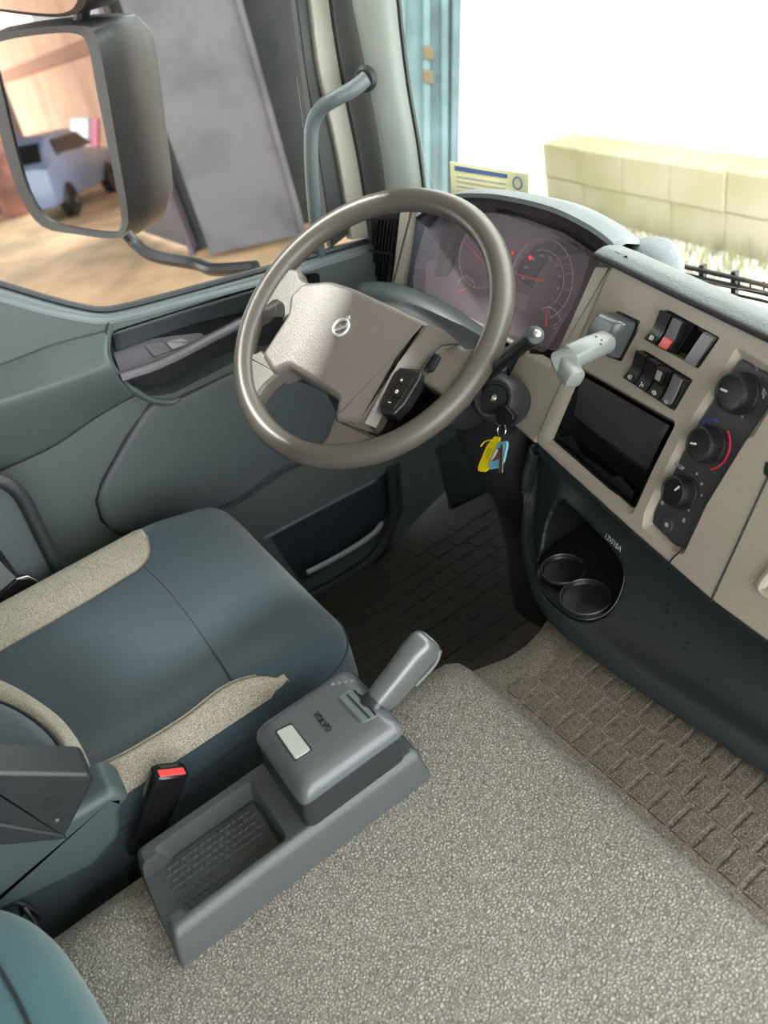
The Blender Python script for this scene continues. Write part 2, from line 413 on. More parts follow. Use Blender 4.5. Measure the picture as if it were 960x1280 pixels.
for r_ in range(2):
    for k in range(nb):
        c0 = a+d*(L*k/nb+.002)+A(0, 0, .27*r_); c1 = a+d*(L*(k+1)/nb-.002)+A(0, 0, .27*r_); o_ = n*random.uniform(0, .03)
        obj('block', slab([c0+o_, c1+o_, c1+o_+A(0, 0, .265), c0+o_+A(0, 0, .265)], n, .3, .012), BRICKW, t)
bm = bmesh.new()
for k in range(500):
    c = a+d*random.uniform(0, L)+n*random.uniform(.0, .5); h = random.uniform(.05, .2); e = A(random.uniform(-.06, .06), random.uniform(-.06, .06), h)
    vs = [bm.verts.new(c-d*.008), bm.verts.new(c+d*.008), bm.verts.new(c+e)]; bm.faces.new(vs)
obj('dry_grass', bm, GRASS, label='dry yellow green grass tufts growing along the stone border', cat='grass', kind='stuff', flat=True)

# ---- the cab shell
SHELL = mat('headliner_cloth', (150, 150, 145), .9)
struct('ceiling', box((-1.42, -.75, 1.15), (.80, 1.0, 1.18)), SHELL)
struct('wall_back', box((-1.42, -.78, -.45), (.80, -.75, 1.15)), SHELL)
struct('floor', box((-1.42, -.75, -.46), (.80, 1.05, -.42)), DKMAT)
struct('wall_front', box((-1.42, .93, -.46), (.80, .96, .17)), BLKM)
struct('wall_left', box((-1.44, .90, -.46), (-1.325, 1.0, .12)), BLKM)
struct('wall_left', box((-1.42, -.75, -.42), (-1.37, -.28, 1.15)), DOORM)
# driver's rubber floor mat with its brick pattern
bm = bmesh.new()
for i in range(16):
    for j in range(12):
        x = -1.27+i*.042+random.uniform(-.0005, .0005); y = .22+j*.058+(.029 if i % 2 else 0)
        add_slab(bm, [A(x, y, -.4165), A(x+.036, y, -.4165), A(x+.036, y+.050, -.4165), A(x, y+.050, -.4165)], (0, 0, 1), .0035, .0012, seg=1)
t = obj('rubber_floor_mat', box((-1.30, .12, -.4195), (-.62, .98, -.4185)), DKMAT, label='dark rubber mat in the driver footwell under the pedals', cat='mat')
obj('tread_pad', bm, DKMAT, t, kind='stuff')

# ---- engine tunnel: upholstered top (y < .32), then a mat covered step running under the dash
t = thing('engine_tunnel', (-.1, -.2, -.42), 'grey pebbled vinyl engine tunnel cover between the seats', 'engine cover')
def tun_row(y, z, xl=-.612):
    return [(xl-.012, y, -.42), (xl-.008, y, z-.05), (xl-.002, y, z-.018), (xl+.012, y, z-.004), (xl+.035, y, z), (-.3, y, z), (.1, y, z), (.80, y, z)]
rows = [tun_row(-.74, 0), tun_row(-.4, 0), tun_row(0, 0), tun_row(.2, 0), tun_row(.285, 0), tun_row(.312, -.004), tun_row(.328, -.016), tun_row(.334, -.034), tun_row(.336, -.060)]
rr = [resample(r, 60) for r in rows]
rr = [[A(*p) for p in r] for r in rr]
o = obj('vinyl_cover', loft(rr, closed=False), VINYL, t)
thick(o, .004, (0, 0, 1))
t = thing('ribbed_step_mat', (-.1, .45, -.42), 'grey vinyl step mat with brick shaped raised pads under the dashboard', 'mat')
edge = [(.31, -.628), (.335, -.615), (.36, -.606), (.40, -.592), (.43, -.590), (.46, -.596), (.52, -.62), (.75, -.68)]
rows = []
for y, xl in edge:
    rows.append([(xl-.02, y, -.42), (xl-.015, y, -.10), (xl-.008, y, -.070), (xl+.006, y, -.059), (xl+.03, y, -.056), (-.2, y, -.056), (.80, y, -.056)])
o = obj('mat_sheet', loft([resample(r, 70) for r in rows], closed=False), MATV, t)
thick(o, .003, (0, 0, 1))
pad = None; npad = 0
for j in range(4):
    for i in range(26 if j < 3 else 24):
        x = -.548+i*.02862+(.0143 if j % 2 == 1 else 0)-(.0 if j < 2 else 0); y = .357+j*.0415
        if x > .22: continue
        if pad is None:
            pad = obj('tread_pad', slab(rnd([A(x, y, -.0540), A(x+.0225, y, -.0540), A(x+.0225, y+.0375, -.0540), A(x, y+.0375, -.0540)], .002, 2), (0, 0, 1), .0030, .0006, seg=2), MATP, t)
            bx, by = x, y
        else:
            c = pad.copy(); COL.objects.link(c); c.parent = t; c.location = (x-bx, y-by, 0)

# ---- door on the driver's side
XD = -1.32; DP = PX(XD)
dr = thing('door_1', (XD-.05, .3, -.42), 'grey green driver door panel with armrest recess', 'door', kind='structure')
def dy(pts, x=XD): return [PX(x).p(*p) for p in pts]
sill = [(-120, 326), (-50, 342), (0, 356), (60, 374), (100, 384), (128, 388), (160, 383), (240, 362), (345, 333), (470, 297)]
ledge = [(-120, 345), (-50, 361), (0, 374), (60, 391), (100, 399), (130, 402), (165, 396), (240, 376), (345, 348), (470, 310)]
top = [DP.p(*p) for p in ledge]; 
out = [A(XD, p[1], p[2]) for p in smooth_poly(top, 4, False)]
body = out+[A(XD, 1.0, .12), A(XD, 1.0, -.30), A(XD, .62, -.42), A(XD, -.28, -.42), A(XD, -.28, out[0][2])]
panel = obj('door_panel', slab(body, (1, 0, 0), .09, .004), DOORM, dr)
rec = rnd(dy([(139, 414), (350, 348), (400, 340), (400, 430), (300, 449), (216, 492), (190, 496), (165, 488), (148, 474), (134, 450)]), .012)
lowrec = rnd(dy([(338, 672), (470, 600), (500, 575), (505, 640), (480, 680), (385, 742)]), .01)
cut(panel, [slab([p+A(.01, 0, 0) for p in rec], (1, 0, 0), .07, 0.0001, seg=1), slab([p+A(.01, 0, 0) for p in lowrec], (1, 0, 0), .06, .0001, seg=1)])
obj('recess_liner', slab([A(XD-.055, p[1], p[2]) for p in rec], (1, 0, 0), .006, .001), BLKM, dr)
obj('pocket_liner', slab([A(XD-.045, p[1], p[2]) for p in lowrec], (1, 0, 0), .006, .001), mat('pocket_teal', (30, 44, 50), .7), dr)
# sill: stepped ledges between panel and glass
obj_sheet('window_ledge', [dy([(x, y+3) for x, y in ledge], XD+.001), dy([(x, y-1) for x, y in ledge], XD-.004), dy([(x, y-5) for x, y in ledge], XD-.012), dy([(x, (y*.45+s[1]*.55)) for (x, y), s in zip(ledge, sill)], XD-.014), dy([(x, y+3) for x, y in sill], XD-.026)], PAD, dr, n=60, th=.004)
obj('window_seal', tube(smooth_poly(dy(sill, XD-.03), 6, False), .007, seg=8), GASK, dr)
# swooping arm ledge at the rear
a_ = [[(-120, 470), (-40, 462), (0, 455), (60, 432), (110, 418), (136, 412)],
      [(-120, 502), (-40, 499), (0, 489), (60, 470), (105, 455), (134, 440)],
      [(-120, 520), (-40, 515), (0, 505), (60, 485), (108, 468), (141, 457)],
      [(-120, 560), (-40, 550), (0, 535), (60, 514), (115, 492), (152, 477)],
      [(-120, 620), (-40, 610), (0, 590), (65, 560), (125, 520), (170, 495)]]
obj_sheet('arm_ledge', [dy(r, x) for r, x in zip(a_, (XD+.001, XD+.028, XD+.040, XD+.030, XD+.001))], DOORM, dr, n=40, cross=6)
# the rolled rim around the recess
obj('recess_rim', tube(smooth_poly(dy([(139, 404), (135, 425), (136, 448), (150, 472), (168, 488), (190, 500), (212, 503), (226, 498)], XD+.005), 5, False), [.005]*20+[.006]*14+[.004, .001], seg=8), DOORM, dr)
# switch plate, silver pull bar
PSW = Plane((-1.335, .35, .22), (.75, 0, .66))
pl = obj('switch_plate', slab(rnd([PSW.p(*p) for p in [(140, 436), (182, 424), (250, 415), (262, 424), (240, 438), (152, 474)]], .004), PSW.n, .006, .002), PURP, dr, label='mauve grey switch plate')
obj('window_switch', slab(rnd([PSW.p(*p, .004) for p in [(180, 431), (203, 425), (214, 438), (193, 446)]], .002), PSW.n, .005, .0015), PURP, pl, label='raised window rocker switch')
obj('window_switch', slab(rnd([PSW.p(*p, .007) for p in [(206, 427), (226, 422), (240, 428), (216, 437)]], .002), PSW.n, .006, .002), mat('switch_grey', (150, 148, 154), .3), pl)
bar = resample(smooth_poly(dy([(150, 472), (200, 455), (260, 425), (320, 393), (345, 375)], XD+.01), 6, False), 24)
obj('pull_bar', tube(bar, .0085, seg=10, up=(1, 0, 0), flat=1.5), PURP, dr, label='satin mauve grey pull bar')
obj_sheet('recess_ledge', [dy([(139, 416), (240, 384), (350, 352)], XD-.006), dy([(142, 425), (240, 396), (350, 366)], XD-.03), dy([(144, 438), (240, 404), (350, 378)], XD-.045)], DOORD, dr, n=20)
# big soft bulge and lower map pocket
bul = [(188, 506), (212, 503), (240, 490), (300, 462), (400, 430), (480, 440), (480, 520), (400, 568), (350, 592), (300, 626), (230, 655), (150, 668), (127, 650), (121, 626), (128, 602), (160, 545)]
bp = smooth_poly(dy(bul, XD+.008), 4)
obj('door_bolster', slab(bp, (1, 0, 0), .02, .014, seg=5, dome=.004), DOORD, dr, label='padded dark grey bolster')
obj('bolster_groove', tube(dy(bul, XD+.001), .0035, seg=6, closed=True), BLKM, dr)
obj('pocket_trim', tube(smooth_poly(dy([(380, 748), (432, 722), (462, 700), (483, 672), (492, 640), (490, 585)], XD+.012), 6, False), .013, seg=10), LOWD, dr)
obj('pocket_strip', tube(smooth_poly(dy([(384, 716), (420, 697), (452, 678), (470, 664), (478, 652)], XD+.022), 6, False), [.006]*22+[.005, .003, .001], seg=8), SILVER, dr, label='bright silver strip')
obj('pocket_edge', tube(smooth_poly(dy([(330, 673), (400, 636), (470, 600)], XD+.003), 6, False), .004, seg=8), PAD, dr)

# window glass of the door
XG = XD-.045; gz = [A(XG, p[1], p[2]-.012) for p in dy(sill, XG)]
fr1 = [PX(XG).p(400, 300), PX(XG).p(372, 100), PX(XG).p(352, -60)]
zt = 1.13
wp = [A(XG, p[1], p[2]) for p in gz[:9]]+[A(XG, fr1[0][1], fr1[0][2]), A(XG, fr1[1][1], fr1[1][2]), A(XG, fr1[2][1], fr1[2][2]), A(XG, .55, zt), A(XG, -.28, zt)]
obj('window_1', slab(wp, (1, 0, 0), .004, .0005, seg=1), GLASS, kind='structure')
# window frame: front upright (two seals and a light strip), upper part out of view
def strip(name, px_pts, x, wd, m, parent, th=.02, **k):
    """band running through pixels given as (left, right) pairs on the plane x"""
    l = [PX(x).p(*p[0]) for p in px_pts]; r = [PX(x).p(*p[1]) for p in px_pts]
    return obj(name, slab(smooth_poly(l, 4, False)+smooth_poly(r, 4, False)[::-1], (1, 0, 0), th, .004), m, parent, **k)
wf = thing('trim_2', (XG, .7, .2), 'front upright of the driver door window frame', 'trim', kind='structure')
strip('outer_seal', [((318, -420), (348, -420)), ((368, -20), (392, -20)), ((384, 100), (404, 90)), ((404, 230), (428, 200)), ((415, 310), (440, 290))], XD-.02, 0, GASK, wf)
strip('frame_strip', [((342, -420), (374, -420)), ((386, -20), (414, -20)), ((400, 90), (430, 90)), ((420, 180), (446, 180)), ((434, 260), (461, 250)), ((440, 300), (466, 296))], XD-.008, 0, mat('frame_light', (140, 139, 128), .35), wf, label='pale metal strip')
strip('inner_seal', [((370, -420), (408, -420)), ((412, -20), (450, -20)), ((430, 100), (468, 100)), ((448, 190), (482, 190)), ((458, 250), (492, 250)), ((464, 300), (498, 300))], XD+.002, 0, GASK, wf)
# A pillar
pa = [((392, -420), (452, -420)), ((436, -30), (492, -30)), ((448, 40), (499, 40)), ((462, 110), (508, 110)), ((476, 190), (520, 180)), ((484, 250), (528, 240)), ((490, 300), (534, 290))]
PP = Plane((-1.25, .80, .5), (.55, -.83, 0))
l = smooth_poly([PP.p(*p[0]) for p in pa], 4, False); r = smooth_poly([PP.p(*p[1]) for p in pa], 4, False)
rows = []
for a, b in zip(l, r):
    w = b-a; rows.append([a+w*.3-PP.n*.05, a-PP.n*.006, a+w*.12+PP.n*.006, a+w*.35+PP.n*.012, a+w*.7+PP.n*.010, b-w*.08+PP.n*.002, b-PP.n*.008, b-w*.5-PP.n*.05])
pil = thing('trim_1', (-1.25, .8, .2), 'pale grey green A pillar trim beside the windshield', 'trim', kind='structure')
obj('pillar_cover', loft([smooth_poly(q, 3, False) for q in rows], closed=False), PILL, pil)
obj('windshield_seal', tube([p-PP.n*.004+unit(rr_-ll)*.003 for p, rr_, ll in zip(r, r, l)], .0045, seg=6), GASK, pil)
# dark foot of the pillar / mirror of the vent
gh = thing('grab_handle', PP.p(400, 350), 'curved dark green grey grab handle on the A pillar', 'handle')
PH = Plane((-1.24, .76, .4), (.55, -.83, 0))
hp = [(458, 98), (440, 112), (418, 124), (402, 135), (392, 152), (389, 175), (390, 220), (394, 270), (398, 310), (404, 335), (410, 350)]
pts = [PH.p(*p, .035 if i not in (0, 1, 9, 10) else (.004, .022, 0, 0, 0, 0, 0, 0, 0, .022, .004)[i]) for i, p in enumerate(hp)]
obj('grip', tube(smooth_poly(pts, 6, False), .0125, seg=14), PAD, gh)
c = PH.p(458, 98, -.004); obj('mounting_socket', lathe([(.02, 0), (.02, .006), (.015, .01)], c, PH.n, 24), GASK, gh)
c = PH.p(410, 352, -.004); obj('mounting_socket', lathe([(.02, 0), (.02, .006), (.015, .01)], c, PH.n, 24), GASK, gh)
# windshield
PW = Plane((-.3, 1.02, .35), (0, -.96, -.1+.35))
WS = [A(-1.21, .86, .22), A(-1.05, .93, .2), A(-.8, 1.0, .2), A(-.3, 1.04, .2), A(.3, 1.04, .2), A(.8, .95, .2)]
WT = [A(-1.30, .78, 1.14), A(-1.1, .84, 1.14), A(-.8, .88, 1.14), A(-.3, .92, 1.14), A(.3, .92, 1.14), A(.8, .86, 1.14)]
o = obj('window_2', loft([resample(smooth_poly(WS, 5, False), 40), resample(smooth_poly(WT, 5, False), 40)], closed=False), GLASS, kind='structure')
o.modifiers.new('thickness', 'SOLIDIFY').thickness = .005

# ============================================================ DASHBOARD
PT = Plane((-.584, .598, .201), (-.225, -.876, .427)); NT, UT, VT = PT.n, PT.u, PT.v
dash = thing('dashboard', (-.4, .75, -.1), 'tan and charcoal dashboard with centre panel turned to the driver', 'dashboard')
def tp(pts, off=0): return PT.poly(pts, off)
main = obj('centre_panel', slab(rnd(tp([(764, 331), (960, 425), (1120, 505), (1050, 905), (960, 803), (888, 750), (790, 664), (690, 573), (668, 552)]), [.008, 0, 0, 0, 0, 0, 0, .01, .012]), NT, .035, .004), TAN, dash)
radio = rnd(tp([(722, 463), (839, 530), (786, 636), (686, 549)]), .004)
rad_o = rnd(tp([(715, 452), (846, 527), (790, 645), (674, 552)]), .008)
sw1 = rnd(tp([(833, 386), (900, 422), (873, 461), (808, 426)]), .002)
sw2 = rnd(tp([(803, 436), (866, 475), (843, 514), (782, 474)]), .002)
stp_o = tp([(921, 434), (962, 458), (985, 470), (958, 520), (932, 552), (884, 630), (854, 694), (836, 688), (802, 660), (805, 640), (856, 536)])
stp = tp([(921, 448), (960, 470), (975, 476), (957, 501), (931, 547), (881, 628), (853, 688), (837, 680), (811, 654), (814, 639), (864, 536)])
def solid(top, bottom):
    return loft([top, bottom], cap0=True, cap1=True)
def taper(outl, inn, d, front=.01):
    # funnel shaped cutter: outl at the surface, inn at the depth d
    return loft([[p+NT*front+(p-q)*(front/d) for p, q in zip(outl, inn)], [p-NT*d for p in inn], ], cap0=True, cap1=True)
so = rnd(stp_o, .004); si = rnd(stp, .003)
cut(main, [taper(rad_o, radio, .010), solid([p+NT*.002-NT*.009 for p in radio], [p-NT*.06 for p in radio]),
           solid([p+NT*.01 for p in sw1], [p-NT*.05 for p in sw1]), solid([p+NT*.01 for p in sw2], [p-NT*.05 for p in sw2]),
           taper(so, si, .008)])
# seam between the centre panel and the storage panel on the right
obj('panel_seam', tube(tp([(972, 570), (889, 751)], .0003), .0011, seg=6), BLKM, dash)
obj('panel_seam', tube(smooth_poly(tp([(853, 686), (847, 692), (840, 699), (834, 708)], .0003), 4, False), .0009, seg=6), BLKM, dash)
obj('latch_pocket', slab(rnd(tp([(956, 576), (990, 590), (980, 612), (953, 592)], .001), .003), NT, .004, .001), BLKM, dash)
# raised handle frame on the far right of the storage panel
obj('pull_frame', tube(smooth_poly(tp([(975, 705), (958, 722), (952, 738), (972, 752)], .001), 4, False), .005, seg=8), TANS, dash)
# trim panel between the cluster and the centre panel
obj('side_trim', slab(rnd(tp([(743, 333), (764, 333), (667, 554), (620, 513), (632, 476), (648, 446), (656, 441), (687, 459)], -.004), .003), NT, .03, .004), TANS, dash)
# padded top roll
near = [(700, 290), (757, 318), (765, 329), (860, 376), (960, 424), (1100, 490)]
n0 = PT.poly([(744, 322), (765, 331), (860, 378), (960, 426), (1110, 498)], .002)
rows = []
for p in n0:
    k = unit(A(.248, .969, 0))
    rows.append([p-k*-.012+A(0, 0, -.03), p, p+k*-.002+A(0, 0, .006), p+k*.006+A(0, 0, .009), p+k*.018+A(0, 0, .010), p+k*.038+A(0, 0, .003), p+k*.060+A(0, 0, -.014), p+k*.12+A(0, 0, -.07), p+k*.30+A(0, 0, -.18)])
rows = [smooth_poly(q, 4, False) for q in rows]
obj('top_pad', loft([list(x) for x in zip(*[resample([q[i] for q in rows], 30) for i in range(len(rows[0]))])][:0] or [resample([q[i] for q in rows], 30) for i in range(len(rows[0]))], closed=False), PAD, dash)
e0 = [p+A(0, 0, .002)-NT*-.001 for p in n0]
obj('pad_edge', tube([p+A(0, 0, .003) for p in n0], .0042, seg=8), BLKM, dash)
# lower dash: concave fascia that swings out into a shelf lip
ZL = -.036
O_ = [PY(.605).p(668, 566), PY(.600).p(660, 596), PY(.585).p(656, 634), PY(.545).p(653, 680), PY(.505).p(660, 722)]+[PZ(ZL).p(*p) for p in [(673, 757), (700, 790), (740, 822), (800, 864), (880, 917), (960, 969), (1060, 1033), (1200, 1125)]]
T_ = PT.poly([(672, 560), (676, 566), (684, 574), (692, 581), (704, 591), (722, 607), (745, 627), (778, 656), (820, 693), (888, 752), (960, 806), (1050, 870), (1180, 960)], -.006)
rows = []
for k, (o_, t_) in enumerate(zip(O_, T_)):
    w_ = min(1, k/6); back = A(0, 1, 0)
    e1 = o_+A(0, .004, .020)*(.4+.6*w_); e2 = o_+A(0, .012, .026)*(.5+.5*w_); e3 = o_+(A(0, .040, .028) if k > 4 else A(.012, .012, .012))
    w_ = w_ if k > 4 else w_*.3; m = e3*.55+t_*.45+back*(.034*w_); m2 = e3*.85+t_*.15+back*(.022*w_); m3 = e3*.2+t_*.8+back*(.028*w_)
    rows.append([o_+back*.10+A(0, 0, -.004), o_+back*.012+A(0, 0, -.003), o_, o_+A(0, -.0015, .008), e1, e2, e3, m2, m, m3, t_, t_+A(0, .02, .02)])
cols = [smooth_poly([r[i] for r in rows], 12, False) for i in range(len(rows[0]))]
cols = [list(c) for c in zip(*[smooth_poly(list(c), 6, False) for c in zip(*cols)])]
# oval niche with two cup wells
PF = Plane((-.6, .51, .02), (-.15, -.92, .35))
nicp = [(668, 722), (674, 690), (682, 650), (696, 624), (716, 634), (744, 662), (768, 690), (780, 718), (771, 752), (752, 772), (725, 776), (700, 764), (680, 744)]
def pix(P):
    v = A(*P)-CAM; w = v[0]*R+v[1]*F-v[2]*D; return A(480+FPX*w[0]/w[2], 640+FPX*w[1]/w[2])
cont = np.array([p[:2] for p in smooth_poly([A(*p, 0) for p in nicp], 8)])
def inside(q):
    c = False; n = len(cont)
    for i in range(n):
        (x1_, y1_), (x2_, y2_) = cont[i], cont[i-1]
        if (y1_ > q[1]) != (y2_ > q[1]) and q[0] < (x2_-x1_)*(q[1]-y1_)/(y2_-y1_)+x1_: c = not c
    return c
bm = loft(cols, closed=False)
ins = {v for v in bm.verts if inside(pix(v.co))}
bmesh.ops.delete(bm, geom=[f for f in bm.faces if all(v in ins for v in f.verts)], context='FACES')
for v in bm.verts:
    if v in ins and v.is_valid:
        q = pix(v.co); k = np.argmin(((cont-q)**2).sum(1)); d_ = (Vector(CAM)-v.co).length; v.co = Vector(CAM+unit(ray(*cont[k]))*d_)
# push the sill of the niche outwards so that its edge shows a thickness
fa = obj('lower_fascia', bm, LOWD, dash)
nrm = sum((Vector(f.normal)*f.area for f in fa.data.polygons), Vector())
sd = fa.modifiers.new('thickness', 'SOLIDIFY'); sd.thickness = .006; sd.offset = -1 if nrm.dot(Vector((0, -1, .2))) > 0 else 1
def surf_pt(o, px, py):
    """point of the object's own surface under a pixel"""
    bpy.context.view_layer.update(); mi = o.matrix_world.inverted(); d = Vector(ray(px, py))
    a = mi @ Vector(CAM); b = (mi.to_3x3() @ d).normalized(); hit, loc, nn, _ = o.ray_cast(a, b)
    return (A(*(o.matrix_world @ loc)), A(*(o.matrix_world.to_3x3() @ nn))) if hit else (None, None)
nc = A(726, 700)
nic = []
for p in smooth_poly([A(*p, 0) for p in nicp], 5):
    P_ = None; k_ = 1.03
    while P_ is None and k_ < 1.3: q = nc+(p[:2]-nc)*k_; P_, _n = surf_pt(fa, *q); k_ += .02
    P_ = PF.p(p[0], p[1]) if P_ is None else P_; d_ = np.linalg.norm(P_-CAM); r_ = unit(ray(p[0], p[1])); nic.append(CAM+r_*d_)
cc = sum(nic)/len(nic)
def rg(dy_, s_, zf): return [A(*(lambda q: (q[0], q[1], max(q[2], zf)))(cc+(p-cc)*s_+A(0, dy_, .01*dy_))) for p in nic]
o = obj('niche_shell', loft([[p+A(0, .001, 0) for p in nic], [cc+(p-cc)*.985+A(0, .006, .0) for p in nic], rg(.03, .985, -.012), rg(.07, .96, -.010), rg(.11, .90, -.010), rg(.12, .6, .0)], cap1=True), BLK, dash); o.modifiers.new('thickness', 'SOLIDIFY').thickness = .002
for px, r_ in (((704, 713), .030), ((732, 748), .033)):
    c = PZ(-.004).p(*px)
    w = obj('cup_well', lathe([(r_, -.004), (r_+.002, .0), (r_+.002, .003), (r_-.001, .004), (r_-.002, .0), (r_-.003, -.002), (r_*.3, -.003)], c, (0, 0, 1), 36), BLK, dash)
    obj('well_rim', tube([c+A(math.cos(a)*r_, math.sin(a)*r_, .004) for a in np.linspace(0, 2*PI, 36, endpoint=False)], .0013, seg=6, closed=True), DKHS, w)
    obj('well_wall', loft([[c+A(math.cos(a)*r_*k, math.sin(a)*r_*k, h) for a in np.linspace(0, 2*PI, 36, endpoint=False)] for k, h in ((1, .003), (1.02, .022), (1.05, .024))]), BLK, w) if 0 else None
for px, py, r_ in [(803, 738, .0016), (835, 755, .0022), (834, 764, .0026), (843, 781, .0022), (828, 784, .002), (859, 803, .0022), (855, 810, .002), (894, 814, .0016), (884, 851, .002), (794, 774, .0016)]:
    P_, N_ = surf_pt(fa, px, py)
    if P_ is None: continue
    if N_@(CAM-P_) < 0: N_ = -N_
    r_ = r_*1.4; h = obj('screw_hole', lathe([(r_, -.001), (r_, .0004), (r_*.9, .0006), (r_*.3, .0005)], P_, N_, 14), BLKM, dash)
P_, N_ = surf_pt(fa, 766, 678)
if P_ is not None: text('socket_print', '12V/10A', P_+unit(CAM-P_)*.002, UT, VT, .0105, GRY, dash)

# cluster, its hood and the vent pillar on the left
PC = Plane((-.93, .80, .27), (.10, -.92, .38))
cl = thing('instrument_cluster', (-.93, .78, .15), 'instrument cluster with dials and a painted mauve reflection haze under the curved hood', 'instrument cluster')
face = rnd(PC.poly([(552, 262), (600, 262), (650, 270), (705, 290), (752, 322), (735, 372), (695, 440), (620, 412), (530, 376), (532, 330)]), .01)
obj('dial_plate', slab(face, PC.n, .01, .002), CLUF, cl)
obj('dial_plate_dark_arc', slab([PC.p(x, y, .0012) for x, y in [(645, 345), (650, 325), (670, 306), (700, 298), (722, 306), (728, 318), (705, 318), (685, 325), (672, 342), (664, 362)]], PC.n, .001, .0002, seg=1), CLUD, cl)  # flat dark arc laid on the dial plate
def gauge(cx, cy, r, a0, a1, nt, ndl, lab, ro=1.0):
    c = PC.p(cx, cy, .003); g = obj('gauge', tube([c+PC.u*r*math.cos(t)+PC.v*r*math.sin(t) for t in np.linspace(math.radians(a0), math.radians(a1), 30)], .0008, seg=5), CLUL, cl, label=lab)
    bm = bmesh.new()
    for k in range(nt+1):
        t = math.radians(a0+(a1-a0)*k/nt); e = PC.u*math.cos(t)+PC.v*math.sin(t); l_ = .8 if k % 2 == 0 else .88
        add_tube(bm, [c+e*r*l_, c+e*r*.97], .0005, seg=4)
    obj('scale_mark', bm, CLUL, g)
    t = math.radians(ndl); e = PC.u*math.cos(t)+PC.v*math.sin(t)
    obj('needle', tube([c+PC.n*.003-e*r*.15, c+PC.n*.003+e*r*.85], [.0016, .0006], seg=6), NEED, g)
    return g, c
g, c = gauge(676, 350, .062, -60, 200, 20, 178, 'large round speed gauge'); obj('inner_arc', tube([c+PC.u*.045*math.cos(t)+PC.v*.045*math.sin(t) for t in np.linspace(-1, 2, 24)], .0006, seg=5), CLUL, g)
for k in range(9):
    t = math.radians(-40+k*28); text('scale_number', str(k*20 if k else 0), c+PC.u*.037*math.cos(t)+PC.v*.037*math.sin(t), PC.u, PC.v, .006, CLUL, g)
gauge(600, 322, .05, 60, 300, 20, 150, 'large round rev gauge')
gauge(582, 362, .022, 20, 160, 6, 200, 'small gauge left of the wheel rim'); gauge(684, 405, .026, 20, 120, 6, 95, 'small upright gauge at the lower right')
obj('display', slab(rnd(PC.poly([(640, 364), (661, 370), (655, 388), (634, 380)], .0015), .001), PC.n, .002, .0005), LCD, cl, label='pale pink display')
for px, py, r_ in ((663, 322, .0042), (641, 316, .0028)):
    obj('warning_light', lathe([(r_, 0), (r_*.8, .001), (0.0003, .0014)], PC.p(px, py, .001), PC.n, 16), CLUR, cl, label='glowing red warning light')
obj('fuel_mark', tube([PC.p(695, 408, .001)+PC.u*.0035*math.cos(t)+PC.v*.0035*math.sin(t) for t in np.linspace(0, 2*PI, 14, endpoint=False)], .0005, seg=4, closed=True), CLUL, cl)
obj('cluster_lens', slab([p+PC.n*.028 for p in face], PC.n, .002, .0004, seg=1), LENS, cl)
# hood: arch lip to the dial plate
lip = [(520, 270), (560, 249), (600, 246), (640, 251), (690, 264), (735, 286), (762, 306), (768, 316)]
PL_ = Plane((-.9, .725, .38), (.1, -.99, 0))
l0 = smooth_poly([PL_.p(*p) for p in lip], 6, False)
inn = [(535, 285), (565, 258), (600, 256), (640, 264), (690, 279), (735, 303), (752, 322), (750, 332)]
i0 = smooth_poly([PC.p(*p, .03) for p in inn], 6, False)
i1 = smooth_poly([PC.p(*p, .0) for p in inn], 6, False)
n_ = len(l0)
up = A(0, 0, 1)
w_in = [p+(q-p)*.06-up*.006 for p, q in zip(l0, i0)]
hs = lambda p, k: A(p[0]+(-1.0-p[0])*k*1.6, p[1], p[2])
rings = [i1, i0, w_in, [p-up*.001+A(0, -.001, 0) for p in l0], [p+up*.004+A(0, .003, 0) for p in l0], [p+A(0, .022, .004) for p in l0], [hs(p, .04)+A(0, .07, -.018) for p in l0], [hs(p, .10)+A(0, .14, -.07) for p in l0], [A(hs(p, .2)[0], .95, .20) for p in l0]]
obj('cluster_back', slab([PC.p(*p, -.004) for p in [(520, 262), (545, 250), (600, 244), (650, 250), (700, 264), (745, 290), (768, 318), (740, 380), (700, 460), (520, 390)]], PC.n, .02, .002), BLK, dash)
obj('hood_inner', loft(rings[:4], closed=False), BLK, dash)
obj('cluster_hood', loft([list(x) for x in rings[3:]], closed=False), PAD, dash)
# end cap where the hood meets the centre panel, and the side cheek bump behind it
obj('hood_cap', slab(rnd(PT.poly([(757, 310), (772, 314), (786, 322), (766, 333), (745, 331), (750, 320)], -.003), .003), NT, .03, .004), PAD, dash)
cpt = PL_.p(800, 322, -.05)
bm = lathe([(.048, -.05), (.046, .0), (.038, .018), (.022, .028), (.004, .031)], cpt+A(-.01, .03, -.022), (.25, -.1, 1), 24); obj('hood_end_bump', bm, PAD, dash)
# bezel left of the dials: grey cheek, tan upright, vent
PV = Plane((-1.06, .78, .25), (.15, -.98, .1))
obj('cluster_cheek', slab(rnd(PV.poly([(512, 262), (562, 262), (556, 385), (500, 376)], -.004), .003), PV.n, .02, .003), mat('cheek_blue_grey', (88, 98, 108), .4), dash, label='smooth blue grey cheek')
PVd = Plane((-1.03, .77, .25), (.75, -.65, .05))
obj('cluster_frame', slab(rnd(PV.poly([(556, 262), (576, 268), (566, 330), (549, 392), (534, 388)], .004), .003), PV.n, .02, .004), BLK, dash)
obj('upright_trim', slab(rnd(PV.poly([(499, 262), (517, 258), (512, 300), (502, 372), (486, 370), (492, 330)], .006), .003), PV.n, .03, .005), TANS, dash, label='tan upright beside the vent')
av = thing('air_vent', PV.p(478, 320), 'tall black side air vent with vertical slats left of the cluster', 'air vent')
obj('vent_frame', slab(rnd(PV.poly([(459, 268), (497, 262), (500, 300), (487, 372), (448, 362), (452, 330)], -.012), .004), PV.n, .03, .004), LOWD, av)
